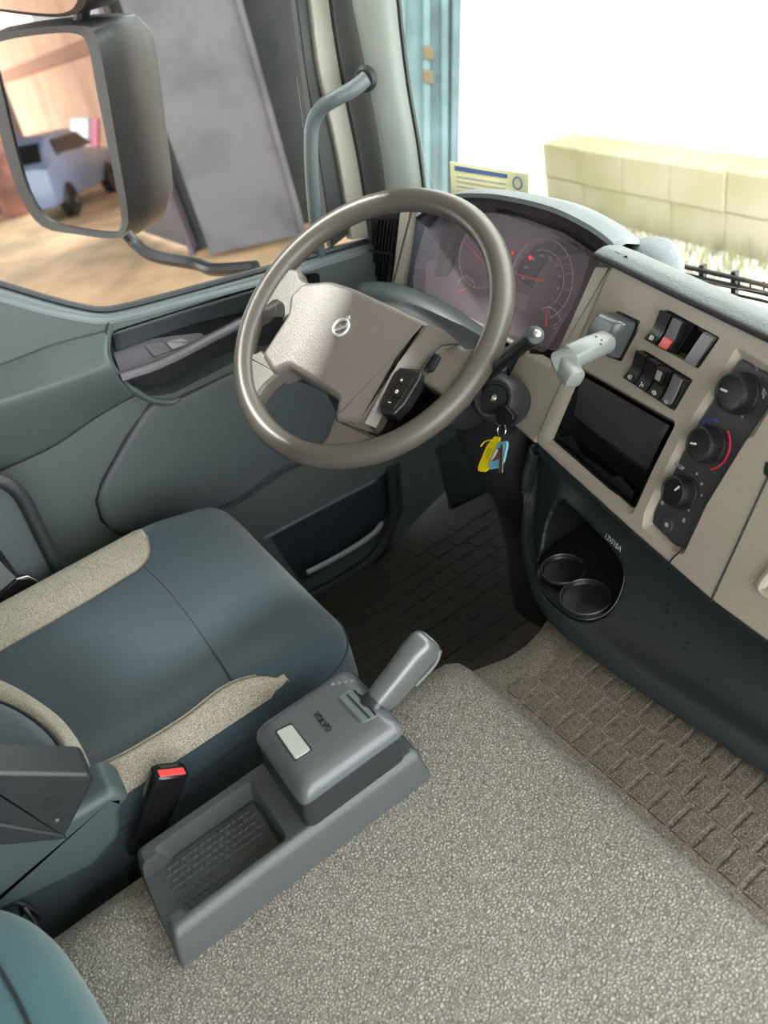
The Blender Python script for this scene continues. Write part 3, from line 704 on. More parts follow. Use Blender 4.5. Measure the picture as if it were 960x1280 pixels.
obj('vent_duct', slab(PV.poly([(470, 276), (496, 274), (484, 356), (462, 350)], -.010), PV.n, .003, .001), BLKM, av)
for k in range(6):
    t = (k+.5)/6; a = PV.p(470+26*t, 276-2*t, .0); b = PV.p(462+22*t, 350+6*t, .0); w_ = PV.u*.0016
    obj('slat', slab([a-w_, a+w_, b+w_, b-w_], PV.n, .010, .0006, seg=1), BLK, av)
obj('slat_bar', tube([PV.p(463, 313, .002), PV.p(490, 318, .002)], .0018, seg=6), BLK, av)
obj('vent_sill', slab(rnd(PV.poly([(460, 350), (490, 356), (486, 366), (455, 360)], .002), .002), PV.n, .02, .003), PAD, av)
obj('dash_side', slab(PV.poly([(410, 330), (452, 300), (460, 380), (440, 470), (400, 470)], -.02), PV.n, .02, .004), BLK, dash)
# rounded ledge under the dials and the dark knee panel
led = [A(*p) for p in [PY(.70).p(452, 372), PY(.70).p(490, 374), PY(.70).p(540, 394), PY(.70).p(580, 420), PY(.70).p(615, 450), PY(.69).p(640, 480)]]
obj('lower_ledge', tube(smooth_poly(led, 6, False), .030, seg=18), PAD, dash)
obj('ledge_strip', tube(smooth_poly([PY(.745).p(*p) for p in [(520, 376), (562, 388), (600, 406), (640, 428), (660, 442)]], 5, False), .0045, seg=8), TANS, dash)
obj('knee_panel', slab([PY(.80).p(*p) for p in [(420, 380), (530, 378), (650, 430), (700, 470), (690, 560)]]+[A(-.73, .80, .06), A(-1.30, .80, .06)], (0, -1, .1), .02, .004), BLKM, dash)
obj('side_block', slab([A(-.735, .62, .127), A(-.735, .62, -.11), A(-.735, 1.0, -.11), A(-.735, 1.0, .127)], (-1, 0, 0), .02, .004), LOWD, dash)

# storage slot in the radio opening
ss = thing('storage_slot', sum(radio)/len(radio), 'empty black storage slot with a half closed ribbed flap in the centre panel', 'storage slot')
rp = lambda pts, off: PT.poly(pts, off)
def frm(pts, d0, d1, th):
    a = [p-NT*d0 for p in pts]; b = inset(a, th, NT); return loft([a, b, [p-NT*(d1-d0) for p in b], [p-NT*(d1-d0) for p in a], a], closed=True)
obj('slot_frame', frm(radio, .008, .05, .0015), PIANO, ss)
obj('slot_back', slab([p-NT*.048 for p in radio], NT, .003, .0005), BLKM, ss)
fl = [rp([(723, 466), (838, 532)], -.012), rp([(716, 484), (828, 550)], -.015), rp([(712, 497), (818, 572)], -.0206), rp([(709, 510), (812, 586)], -.024), rp([(706, 513), (809, 592)], -.030)]
o = obj('sliding_flap', loft([resample(r, 20) for r in fl], closed=False), mat('flap_plastic', (60, 60, 63), .25), ss); o.modifiers.new('thickness', 'SOLIDIFY').thickness = .002
bm = bmesh.new()
for k in range(7):
    t = (k+.6)/8; i = min(int(t*4), 3); q = t*4-i
    a = fl[i][0]*(1-q)+fl[i+1][0]*q; b = fl[i][1]*(1-q)+fl[i+1][1]*q; add_tube(bm, [a+(b-a)*.03+NT*.0005, b-(b-a)*.03+NT*.0005], .0006, seg=5)
obj('flap_rib', bm, BLK, ss, kind='stuff')
obj('slot_tray', slab(rnd(rp([(696, 548), (713, 544), (724, 566), (766, 597), (773, 594), (792, 615), (785, 632)], -.016), .0015), NT, .004, .001), BLK, ss)
obj('slot_lip', tube(rp([(692, 549), (784, 630)], -.009), .0012, seg=6), PIANO, ss)

# rocker switches
def cell(corners, k, n, gap=.06):
    """k-th of n cells across an opening given as tl, tr, br, bl pixels"""
    tl, tr, br, bl = [PT.p(*c) for c in corners]; a = (k+gap)/n; b = (k+1-gap)/n
    f = lambda t, s_: (tl*(1-t)+tr*t)*(1-s_)+(bl*(1-t)+br*t)*s_
    return f, a, b
R1 = [(833, 386), (900, 422), (873, 461), (808, 426)]; R2 = [(803, 436), (866, 475), (843, 514), (782, 474)]
lampfill = arc(-.1, 0, .6, 90, 270, 8)+[(-.1, -.6), (-.1, .6)]
IC = {
 'fog': [arc(0, 0, .55, 90, -90, 8)+[(0, .55)], [(-.2, .4), (-.9, .4)], [(-.2, 0), (-.9, 0)], [(-.2, -.4), (-.9, -.4)], [(-.5, .7), (-.6, -.7)]],
 'box': [[(-.5, -.5), (.5, -.5), (.5, .5), (-.5, .5), (-.5, -.5)], [(-.5, 0), (.5, 0)], [(-.8, .3), (-.8, -.3)]],
 'lock': [[(-.5, -.6), (.5, -.6), (.5, .1), (-.5, .1), (-.5, -.6)], arc(0, .1, .35, 0, 180, 8), [(0, -.1), (0, -.4)]],
 'diff': [[(-.7, .6), (-.2, .6)], [(-.45, .6), (-.45, -.6)], [(-.7, -.6), (-.2, -.6)], [(-.45, 0), (.6, 0)], [(.3, .5), (.6, 0), (.3, -.5)]],
 'beam': [arc(-.1, 0, .55, 90, -90, 8)+[(-.1, .55)], [(-.3, .4), (-.9, .2)], [(-.3, 0), (-.9, -.2)], [(.7, .3), (.7, -.3)]],
}
def switch(row, k, n, label, ic=None, face=BLK, kind='rocker', group='rocker switches in the centre panel'):
    f, a, b = cell(row, k, n); base = (f(a, 0)+f(b, 1))/2-NT*.01
    t = thing('rocker_switch', base, label, 'switch', group)
    q = [f(a, .02), f(b, .02), f(b, .98), f(a, .98)]
    obj('socket', slab([p-NT*.006 for p in q], NT, .03, .001, seg=1), BLKM, t)
    mid = [f(a, .45), f(b, .45)]; g = .02
    hi, lo = (.009, .004)
    R_ = lambda p, h: p+NT*h
    r0 = [R_(f(a, .04), -.004), R_(f(b, .04), -.004)]
    prof = [(.04, -.005), (.05, hi-.001), (.08, hi), (.30, hi*.75), (.55, lo), (.8, lo+.001), (.93, lo+.003), (.96, lo+.001), (.965, -.005)]
    bm = loft([[R_(f(a+.002, s_), -.006), R_(f(a+.002, s_), h), R_(f(b-.002, s_), h), R_(f(b-.002, s_), -.006)] for s_, h in prof], cap0=True, cap1=True)
    bmesh.ops.bevel(bm, geom=[e for e in bm.edges if e.calc_length() > 0], offset=.0005, segments=2, affect='EDGES', clamp_overlap=True)
    rk = obj('rocker', bm, face, t)
    if ic:
        c = (f(a, .82)+f(b, .82))/2+NT*(lo+.0022); uu = unit(f(b, .8)-f(a, .8)); vv = unit(f(a, .2)-f(a, .8)); icon('symbol', IC[ic], c, uu, vv, .0046, WHT, t)
    return t, f, a, b
switch(R1, 0, 4, 'upper row first black switch with a white lamp symbol', 'fog')
t, f, a, b = switch(R1, 1, 4, 'mauve grey switch with a red triangle light in the upper row', None, BLK)
obj('lens_plate', slab([p for p in rnd([f(a+.03, .06)+NT*.0098, f(b-.03, .06)+NT*.0098, f(b-.03, .62)+NT*.006, f(a+.03, .62)+NT*.006], .001)], NT, .003, .0004), PURP, t)
obj('warning_lens', slab(rnd([f(a+.03, .62)+NT*.0068, f(b-.03, .62)+NT*.0068, f(b-.03, .93)+NT*.0068, f(a+.03, .93)+NT*.0068], .002), NT, .003, .0006), mat('hazard_red', (215, 70, 70), .3), t, label='glossy red hazard light')
f, a, b = cell(R1, 2, 4); t = thing('switch_slot', (f(a, 0)+f(b, 1))/2, 'open black slot without a switch in the upper row', 'switch')
obj('slot_floor', slab([p-NT*.03 for p in (f(a, .02), f(b, .02), f(b, .98), f(a, .98))], NT, .004, .0005), BLKM, t)
for e_, q in (('slot_clip', .05), ('slot_clip', .85)): obj(e_, slab([p-NT*.004 for p in (f(a+.05, q), f(b-.05, q), f(b-.05, q+.07), f(a+.05, q+.07))], NT, .02, .001), BLK, t)
f, a, b = cell(R1, 3, 4); t = thing('blank_cap', (f(a, 0)+f(b, 1))/2, 'flat mauve grey blank cap at the right end of the upper switch row', 'switch')
obj('cap_body', slab([f(a, .02)+NT*.002, f(b, .02)+NT*.002, f(b, .98)+NT*.002, f(a, .98)+NT*.002], NT, .03, .001), PIANO, t)
obj('cap_face', slab([f(a+.005, .06)+NT*.004, f(b-.03, .06)+NT*.004, f(b-.03, .97)+NT*.004, f(a+.005, .97)+NT*.004], NT, .003, .0008), PURP, t)
switch(R2, 0, 4, 'lower row first black switch with a box symbol', 'box')
switch(R2, 1, 4, 'lower row second black switch with a lock symbol', 'diff')
t, f, a, b = switch(R2, 2, 4, 'lower row third black switch with a raised grey window', 'beam')
obj('window_block', slab([f(a+.03, .08)+NT*.015, f(b-.03, .08)+NT*.015, f(b-.03, .48)+NT*.012, f(a+.03, .48)+NT*.012], NT, .01, .0015), PIANO, t)
obj('window_lens', slab([f(a+.06, .13)+NT*.0152, f(b-.06, .13)+NT*.0152, f(b-.06, .43)+NT*.0125, f(a+.06, .43)+NT*.0125], NT, .002, .0008), mat('lens_grey', (150, 150, 150), .2), t)
t, f, a, b = switch(R2, 3, 4, 'lower row last switch with a grey face', 'lock', BLK)
obj('cap_face', slab([f(a+.03, .06)+NT*.0098, f(b-.03, .06)+NT*.0098, f(b-.03, .9)+NT*.006, f(a+.03, .9)+NT*.006], NT, .002, .0008), PURP, t)

# climate strip with three knobs
cp = thing('climate_panel', PT.p(882, 560), 'charcoal climate control strip with three round knobs', 'control panel')
FACE = mat('climate_face', (58, 56, 60), .4, .05, 800)
obj('faceplate', slab([p-NT*.0045 for p in si], NT, .012, .0015), FACE, cp)
def knob(px, py, r, ang, label):
    c = PT.p(px, py, -.0045); k = obj('knob', lathe([(r*1.06, 0), (r*1.06, .002), (r, .003), (r*.97, .015), (r*.93, .0175), (r*.80, .018), (r*.78, .0168), (r*.72, .0165), (.0005, .017)], c, NT, 48), BLK, cp, label=label)
    obj('knob_ring', tube([c+NT*.0178+r*.86*(UT*math.cos(t)+VT*math.sin(t)) for t in np.linspace(0, 2*PI, 40, endpoint=False)], .0011, seg=6, closed=True), DKHS, k)
    t = math.radians(ang); e = UT*math.cos(t)+VT*math.sin(t)
    obj('pointer', slab([c+NT*.0178+e*r*.18+np.cross(NT, e)*.0009, c+NT*.0178+e*r*.18-np.cross(NT, e)*.0009, c+NT*.0178+e*r*.6-np.cross(NT, e)*.0009, c+NT*.0178+e*r*.6+np.cross(NT, e)*.0009], NT, .0012, .0003), WHT, k)
    bm = bmesh.new()
    for q in range(28):
        t = 2*PI*q/28; e = UT*math.cos(t)+VT*math.sin(t); add_tube(bm, [c+e*r*.995+NT*.004, c+e*r*.975+NT*.0145], .0006, seg=4)
    obj('grip_rib', bm, BLK, k, kind='stuff')
    return c
k1 = knob(928, 492, .0205, 185, 'top knob for air direction'); k2 = knob(889, 556, .0195, 200, 'middle knob with blue and red arc'); k3 = knob(856, 615, .0185, 60, 'bottom knob for the fan')
for nm, a0, a1, mm in (('blue_arc', 100, 215, mat('blue_print', (50, 80, 190), .5)), ('red_arc', 60, -60, mat('red_print', (205, 45, 75), .5))):
    obj(nm, tube([k2+NT*.0006+.0255*(UT*math.cos(math.radians(t))+VT*math.sin(math.radians(t))) for t in np.linspace(a0, a1, 18)], .0009, seg=5), mm, cp)
text('stop_print', 'STOP', PT.p(849, 583, -.004), UT, VT, .0065, GRY, cp)
man = [[(-.3, .8), (-.3, 0), (.4, -.1), (.4, -.8)], arc(-.3, 1, .15, 0, 360, 6), [(.2, .8), (.8, .3), (.5, .3)]]
for px, py, rr_ in ((943, 463, 0), (908, 468, 1), (897, 502, 0), (954, 493, 1), (925, 522, 0)):
    icon('symbol', man if rr_ else man[::-1][:2], PT.p(px, py, -.004), UT, VT, .0042, GRY, cp)
for px, py in ((828, 628), (855, 650)): icon('symbol', IC['lock'], PT.p(px, py, -.004), UT, VT, .0036, GRY, cp)
for px, py in ((871, 592), (877, 605), (877, 619), (861, 638), (844, 635)): icon('dot', [arc(0, 0, .4, 0, 360, 6)], PT.p(px, py, -.004), UT, VT, .0025, GRY, cp)
c = PT.p(835, 656, -.0045); bt = obj('round_button', lathe([(.0082, 0), (.0082, .0012), (.0072, .002), (.0005, .0016)], c, NT, 28), FACE, cp)
icon('symbol', [[(-.8, 0), (.8, 0)], [(0, -.8), (0, .8)], [(-.55, -.55), (.55, .55)], [(-.55, .55), (.55, -.55)], arc(0, 0, .4, 0, 360, 8)], c+NT*.0022, UT, VT, .0036, GRY, bt)

# trailer / hand brake lever on the panel
hb = thing('brake_lever', PT.p(775, 425), 'grey hand brake valve lever sticking out of the centre panel', 'lever')
blk = rnd(PT.poly([(771, 388), (799, 401), (796, 413), (775, 452), (758, 446), (747, 430), (752, 408)], .002), .003)
obj('valve_base', slab(blk, NT, .02, .002), PIANO, hb)
def sc_(pts, s_, off):
    c = sum(pts)/len(pts); return [c+(p-c)*s_+NT*off for p in pts]
b0 = rnd(PT.poly([(770, 390), (797, 403), (793, 415), (776, 449), (760, 443), (750, 428), (755, 408)], .0), .004)
rings = [sc_(b0, 1, 0), sc_(b0, .98, .008), sc_(b0, .93, .018), sc_(b0, .84, .026), sc_(b0, .72, .029)]
vb = obj('valve_body', loft(rings, cap0=True, cap1=True), BRKB, hb)
PB = Plane(PT.p(762, 432, .026), NT)
arm = [(718, 432), (746, 415), (760, 436), (726, 462)]
gp = [Plane(PT.P+NT*h, NT) for h in (.03, .05)]
def section(cpx, off, w_, h_, du, dv):
    """rounded rectangle section of the handle; centre pixel on the panel plane raised by off, facing direction d"""
    c = PT.p(*cpx, off); return c
c0 = PT.p(762, 425, .030); c1 = PT.p(735, 436, .062); c2 = PT.p(712, 447, .082); c3 = PT.p(699, 452, .086)
def rsec(c, t, w_, h_, k=16, p_=3.2):
    t = unit(t); a = unit(np.cross(t, A(.2, .3, 1))); b = np.cross(t, a); out = []
    for i in range(k):
        q = 2*PI*i/k; cs, sn = math.cos(q), math.sin(q)
        out.append(c+a*w_*math.copysign(abs(cs)**(2/p_), cs)+b*h_*math.copysign(abs(sn)**(2/p_), sn))
    return out
rings = [rsec(c0, c0-c1, .006, .008), rsec(c0+(c1-c0)*.12, c0-c1, .0135, .0105), rsec(c0+(c1-c0)*.3, c0-c1, .014, .011), rsec(c1, c0-c2, .0145, .0115), rsec(c2, c0-c2, .0145, .013), rsec(c3, c2-c3, .013, .013), rsec(c3+(c3-c2)*.35, c2-c3, .008, .008)]
obj('lever_arm', loft([x for x in rings], cap0=True, cap1=True), BRAKE, hb)
c4 = PT.p(708, 448, .080); c5 = PT.p(712, 465, .080); c6 = PT.p(719, 475, .079)
rings = [rsec(c4+(c4-c5)*.3, c4-c5, .010, .012), rsec(c4, c4-c5, .0135, .0145), rsec(c5, c4-c6, .0125, .0135), rsec(c6, c5-c6, .011, .0115), rsec(c6+(c6-c5)*.15, c5-c6, .007, .008)]
obj('lever_grip', loft(rings, cap0=True, cap1=True), BRAKE, hb)
for px, py in ((745, 421), (752, 425), (751, 430)): 
    obj('pin_hole', lathe([(.0009, -.001), (.0009, .0006), (.0005, .0007)], PT.p(px, py, .0575), NT, 10), BLKM, hb)
icon('index_mark', [[(-1, 0), (1, 0)]], PT.p(777, 404, .0285), UT, VT, .006, WHT, hb)

# wipers outside the glass
for i, (pts, lb) in enumerate(((((818, 325), (850, 332), (890, 341), (930, 350), (990, 365)), 'long black wiper arm lying along the foot of the windshield'), (((826, 334), (850, 345), (900, 356), (950, 366), (1000, 380)), 'lower wiper blade outside behind the dash pad'))):
    Q = PY(1.12+.03*i); t = thing('windshield_wiper', Q.p(*pts[2]), lb, 'wiper')
    obj('wiper_arm', tube(smooth_poly([Q.p(*p) for p in pts], 4, False), .0045 if i == 0 else .0035, seg=8), GASK, t)
    obj('wiper_blade', tube(smooth_poly([Q.p(x, y+9) for x, y in pts], 4, False), .003, seg=6), GASK, t)
    for px in (876, 916): 
        yy = 340+(px-876)*.2+i*16; obj('blade_clip', slab([Q.p(px-3, yy-8), Q.p(px+3, yy-8), Q.p(px+3, yy+9), Q.p(px-3, yy+9)], (0, -1, 0), .01, .001), GASK, t)
    if i == 0:
        for px in (924, 938, 955): obj('blade_tooth', tube([Q.p(px, 352), Q.p(px, 362)], .002, seg=6), GASK, t)
# pale yellow sticker on the windshield
PS = Plane(CAM+ray(610, 225)*(1.395/np.linalg.norm(ray(610, 225))), (.2, -.95, .12))
st = thing('windshield_sticker', PS.p(610, 250), 'pale yellow sticker with a blue bar on the windshield above the hood', 'sticker')
obj('sticker_paper', slab(rnd(PS.poly([(562, 202), (661, 218), (660, 260), (565, 250)]), .001), PS.n, .0008, .0002, seg=1), mat('sticker_yellow', (228, 225, 175), .6), st)
obj('sticker_bar', slab(PS.poly([(568, 207), (634, 218), (634, 223), (568, 213)], .0006), PS.n, .0005, .0001, seg=1), mat('sticker_blue', (70, 100, 150), .6), st)
bm = bmesh.new()
for k in range(4): 
    q = PS.poly([(570, 219+k*6), (632, 229+k*6), (632, 231+k*6), (570, 221+k*6)], .0006); add_slab(bm, q, PS.n, .0004, .0001, seg=1)
obj('printed_line', bm, mat('sticker_grey', (170, 180, 170), .6), st)
obj('round_stamp', tube([PS.p(647, 229, .0008)+PS.u*.009*math.cos(t)+PS.v*.009*math.sin(t) for t in np.linspace(0, 2*PI, 18, endpoint=False)], .0016, seg=5, closed=True), mat('sticker_blue2', (110, 130, 160), .6), st)

# ============================================================ STEERING WHEEL AND COLUMN
WC = A(-.938, .487, .31); WN = unit((.243, -.49, .837))
PWH = Plane(WC, WN, (0, .86, .5)); WU, WV = PWH.u, PWH.v
sw = thing('steering_wheel', WC-WN*.06, 'grey brown four spoke steering wheel with worn padded hub', 'steering wheel')
RW = .2085
ring = [WC+RW*(WU*math.cos(t)+WV*math.sin(t)) for t in np.linspace(0, 2*PI, 96, endpoint=False)]
obj('rim', tube(ring, .0172, seg=20, closed=True, up=WN), WHEEL, sw)
hp_ = [(360, 369), (377, 352), (412, 349), (440, 358), (502, 386), (540, 404), (522, 424), (500, 452), (478, 492), (457, 528), (416, 523), (421, 497), (392, 477), (359, 457), (339, 466), (325, 443), (345, 412), (358, 392)]
hub = rnd([PWH.p(*p, .012) for p in hp_], .008, 3)
obj('hub_cover', slab(hub, WN, .042, .010, seg=5), WHHUB, sw)
fp = [((538, 404), .0195), ((556, 413), .017), ((574, 429), .014), ((556, 437), .008), ((546, 449), .006), ((538, 460), .004), ((510, 468), .004), ((488, 500), .003), ((470, 535), .004), ((456, 529), .0185), ((476, 492), .0195), ((498, 453), .0195), ((520, 425), .0195)]
a_ = [PWH.p(*p, o_) for p, o_ in fp]; b_ = [PWH.p(*p, -.022) for p, o_ in fp]; bm = loft([b_, a_], cap0=True); 
cf = sum(a_)/len(a_)-WN*.004; vv = [bm.verts.new(p) for p in a_]; 
bm.faces.new(vv); bmesh.ops.remove_doubles(bm, verts=bm.verts[:], dist=1e-6); bmesh.ops.triangulate(bm, faces=[f for f in bm.faces if len(f.verts) > 4])
obj('hub_facet', bm, WHSP, sw, ang=50)
def spoke(name, pts, o0, th, bev=.006, **k):
    return obj(name, slab(rnd([PWH.p(*p, o0) for p in pts], .006, 3), WN, th, bev, seg=4), WHSP, sw, **k)
spoke('spoke', [(322, 352), (345, 332), (374, 336), (376, 347), (392, 356), (370, 388), (352, 402), (352, 383), (343, 377), (325, 396), (311, 400)], .004, .022)
spoke('spoke', [(302, 440), (318, 441), (326, 436), (345, 455), (350, 465), (330, 482), (318, 500), (306, 500), (300, 480)], .004, .024)
spoke('spoke', [(417, 520), (462, 528), (466, 544), (480, 545), (500, 551), (470, 570), (425, 574), (365, 566), (392, 562), (409, 545), (412, 533)], .002, .022)
spoke('spoke', [(540, 440), (556, 431), (572, 428), (582, 436), (598, 432), (600, 462), (575, 500), (556, 500), (540, 484), (528, 478), (520, 466), (528, 452)], .006, .026)
obj('hub_underside', slab([PWH.p(*p, -.020) for p in [(365, 380), (430, 362), (540, 415), (550, 445), (505, 500), (462, 540), (420, 520), (400, 480), (340, 455)]], WN, .04, .01), BLK, sw)
# hub seam line and emblem
obj('hub_seam', tube([PWH.p(*p, .0165) for p in [(573, 430), (552, 432), (541, 442), (527, 463), (500, 461)]], .0009, seg=5), BLKM, sw)
EMB = mat('emblem_silver', (205, 205, 205), .35, metal=.3)
ec = PWH.p(426, 409, .0135)
eu = unit(PWH.p(440, 404, .0135)-PWH.p(412, 414, .0135)); ev = np.cross(WN, eu)
em = obj('emblem', tube([ec+.0130*(eu*math.cos(t)+ev*math.sin(t)) for t in np.linspace(0, 2*PI, 40, endpoint=False)], .0021, seg=8, closed=True), EMB, sw, label='chrome ring emblem with arrow and lettered bar')
obj('emblem_bar', slab([ec-eu*.0115-ev*.0028+WN*.002, ec+eu*.0115-ev*.0028+WN*.002, ec+eu*.0115+ev*.0028+WN*.002, ec-eu*.0115+ev*.0028+WN*.002], WN, .003, .0005), EMB, em)
text('emblem_letters', 'VOLVO', ec+WN*.0024, eu, ev, .0052, BLK, em, squash=1.15)
ax_ = unit(eu+ev); c_ = ec+ax_*.0125; pp_ = np.cross(WN, ax_)
obj('emblem_arrow', slab([c_-pp_*.001, c_+pp_*.001, c_+ax_*.004+pp_*.001, c_+ax_*.004-pp_*.001], WN, .002, .0004), EMB, em)
t_ = c_+ax_*.0055
obj('emblem_arrow', slab([t_-ev*.003-eu*.001, t_+eu*.0022-ev*.003, t_+eu*.0022+ev*.0022, t_-eu*.003+ev*.0022, t_-eu*.003+ev*.0006, t_+eu*.0005+ev*.0006], WN, .002, .0004), EMB, em)
# button pods
pod = slab(rnd([PWH.p(*p, .018) for p in [(490, 466), (500, 460), (527, 464), (524, 474), (505, 505), (492, 518), (476, 517), (474, 506)]], .003, 3), WN, .02, .003)
pd = obj('button_pod', pod, BLK, sw, label='black button pod on the hub')
for q in ([(499, 466), (519, 470), (511, 483), (494, 478)], [(492, 480), (509, 485), (502, 497), (486, 492)], [(485, 494), (501, 499), (492, 512), (478, 507)]):
    obj('button', slab(rnd([PWH.p(*p, .0200) for p in q], .001, 2), WN, .004, .0008), PIANO, pd)
bu = unit(PWH.p(511, 483, .0185)-PWH.p(494, 478, .0185)); bv = np.cross(WN, bu)
icon('symbol', [[(-1, 0), (1, 0)], [(0, -1), (0, 1)]], PWH.p(502, 475, .0206), bu, bv, .0022, WHT, pd)
icon('symbol', [arc(0, 0, .8, 0, 360, 10), [(0, 0), (.6, .8)], [(-.8, -1), (.8, -1)]], PWH.p(496, 489, .0206), bu, bv, .0024, WHT, pd)
icon('symbol', [[(0, -1.1), (0, 1.1)]], PWH.p(487, 503, .0206), bv, bu, .0022, WHT, pd)
pd = obj('button_pod', slab(rnd([PWH.p(*p, .0125) for p in [(541, 440), (550, 444), (540, 462), (531, 464), (527, 459)]], .0015, 2), WN, .01, .001), BLK, sw, label='small black button on the right spoke')
obj('button', slab(rnd([PWH.p(*p, .0140) for p in [(541, 443), (547, 446), (538, 460), (531, 457)]], .001, 2), WN, .003, .0006), PIANO, pd)
obj('pod_edge_line', tube([PWH.p(*p, .0165) for p in [(490, 466), (476, 495), (466, 519)]], .0006, seg=5), SILVER, sw)  # thin silver line along the edge of the button pod
obj('column_pod', slab(rnd([PWH.p(*p, -.03) for p in [(462, 540), (505, 505), (540, 480), (560, 478), (552, 500), (490, 545)]], .006), WN, .03, .006), PIANO, sw)

COLM = mat('column_plastic', (52, 54, 56), .42, .15, 700); BOOT = mat('column_boot', (42, 42, 46), .5)
sc = thing('steering_column', (-.88, .68, -.42), 'dark steering column with tapering boot down to the floor', 'steering column')
ax = -WN
def cring(c, w_, h_, a, b, k=28, p_=2.6):
    out = []
    for i in range(k):
        q = 2*PI*i/k; cs, sn = math.cos(q), math.sin(q)
        out.append(c+a*w_*math.copysign(abs(cs)**(2/p_), cs)+b*h_*math.copysign(abs(sn)**(2/p_), sn))
    return out
X_, Yd = A(1, 0, 0), unit((0, .86, .5))
c0 = WC-WN*.03
obj('shroud', loft([cring(c0, .045, .045, WU, WV), cring(WC-WN*.045+A(.015, 0, 0), .075, .06, WU, WV), cring(WC-WN*.075+A(.03, .01, -.002), .10, .075, WU, WV), cring(WC-WN*.13+A(.04, .03, -.01), .105, .085, WU, WV), cring(WC-WN*.19+A(.045, .06, -.02), .085, .07, WU, WV)], cap0=True, cap1=True), COLM, sc)
obj('boot', loft([cring(A(-.86, .65, .14), .085, .075, X_, Yd), cring(A(-.87, .665, .05), .090, .075, X_, A(0, 1, 0)), cring(A(-.885, .69, -.06), .080, .07, X_, A(0, 1, 0)), cring(A(-.885, .70, -.065), .068, .06, X_, A(0, 1, 0)), cring(A(-.90, .72, -.25), .062, .055, X_, A(0, 1, 0)), cring(A(-.90, .73, -.415), .075, .065, X_, A(0, 1, 0))], cap0=True, cap1=True), BOOT, sc)
obj('column_fairing', slab(rnd([PY(.66).p(*p) for p in [(615, 500), (640, 470), (652, 480), (660, 560), (640, 600), (560, 640), (540, 560)]], .01), (.1, -1, .2), .08, .012), LOWD, sc)
# ignition lock housing
PI_ = Plane(PY(.575).p(617, 497), (.35, -.70, .62))
ic_ = PI_.P
ig = obj('ignition_housing', lathe([(.036, -.055), (.036, -.012), (.033, -.002), (.028, .003), (.0245, .003), (.0235, -.002), (.0230, -.006), (.0005, -.006)], ic_, PI_.n, 36), COLM, sc)
obj('lock_cylinder', lathe([(.0195, -.012), (.0195, -.002), (.018, .000), (.009, .001), (.0005, .001)], ic_, PI_.n, 30), DKHS, ig, label='satin grey lock cylinder')
obj('lock_slot', lathe([(.0055, 0), (.0055, .003), (.004, .004), (.0004, .004)], ic_, PI_.n, 16), STEEL, ig)
# stalks
def stalk(label, pts, r, end):
    t = thing('column_stalk', pts[0], label, 'stalk')
    obj('stalk_arm', tube(smooth_poly(pts, 5, False), r, seg=14), BLK, t); return t
Q = PY(.52)
p0 = PY(.57).p(600, 478); p1 = PY(.545).p(625, 455); p2 = PY(.53).p(645, 437); p3 = PY(.52).p(668, 420)
t = stalk('black stalk with a knurled end poking out right of the wheel', [p0, p1, p2, p3], [.007]*5+[.008]*4+[.0095]*4+[.0105]*3, None)
e = unit(p3-p2); obj('end_cap', lathe([(.0108, -.004), (.0115, 0), (.010, .004), (.006, .006), (.0005, .0065)], p3, e, 20), LOWD, t)
obj('end_button', lathe([(.005, .003), (.005, .008), (.0035, .010), (.0004, .0105)], p3, e, 16), CHROME, t, label='small shiny end button')
obj('stalk_groove', tube([p1+(p2-p1)*.5+A(0, -.0085, .005), p3-e*.008+A(0, -.009, .0055)], .002, seg=6), BLKM, t)
stalk('lower black stalk tucked behind the wheel rim', [PY(.58).p(598, 490), PY(.57).p(612, 470), PY(.56).p(628, 458)], [.006]*11, None)
# key with ring and tags
Kp = ic_+PI_.n*.004
ky = thing('ignition_key', Kp, 'black headed key standing in the ignition lock', 'key')
kd = unit(PI_.n+A(.25, 0, -.35))
k_a = Kp; k_b = Kp+kd*.012
obj('key_blade', slab([k_a-VT*.003, k_a+VT*.003, k_b+VT*.003, k_b-VT*.003], UT, .0015, .0003), STEEL, ky)
PK = Plane(ic_+PI_.n*.016, (-.1, -.85, .5))
obj('key_head', slab(rnd([PK.p(*p) for p in [(621, 506), (630, 506), (641, 519), (641, 524), (632, 531), (628, 537), (621, 530), (618, 517)]], .002), PK.n, .008, .002), BLK, ky)
kr = thing('key_ring', PK.p(628, 546), 'thin steel key ring holding tags below the key', 'key ring')
rc = PK.p(627, 538); obj('ring', tube([rc+.0085*(PK.u*math.cos(t)+PK.v*math.sin(t)) for t in np.linspace(0, 2*PI, 28, endpoint=False)], .0007, seg=6, closed=True), CHROME, kr)
obj('yellow_fob', slab(rnd([PK.p(*p, .003) for p in [(618, 545), (625, 547), (620, 562), (612, 584), (606, 590), (597, 589), (597, 583), (608, 557)]], .003), PK.n, .0025, .0008), YEL, kr, label='bright yellow plastic tag')
icon('fob_print', [[(-1, .3), (1, .3)], [(-1, -.3), (.6, -.3)]], PK.p(610, 566, .0034), unit(PK.p(600, 584)-PK.p(616, 552)), unit(PK.p(612, 566)-PK.p(606, 564)), .008, BLK, kr)
obj('blue_fob', slab(rnd([PK.p(*p, .006) for p in [(622, 553), (633, 551), (634, 556), (629, 578), (622, 585), (611, 587), (610, 581)]], .003), PK.n, .003, .001), CYAN, kr, label='pale blue framed photo tag')
obj('fob_picture', slab([PK.p(*p, .0066) for p in [(622, 560), (629, 560), (624, 573), (615, 577)]], PK.n, .0006, .0002, seg=1), mat('fob_brown', (120, 70, 50), .4), kr)
obj('fob_picture', slab([PK.p(*p, .0067) for p in [(620, 562), (623, 562), (618, 572), (614, 575)]], PK.n, .0006, .0002, seg=1), mat('fob_pale', (225, 222, 215), .4), kr)
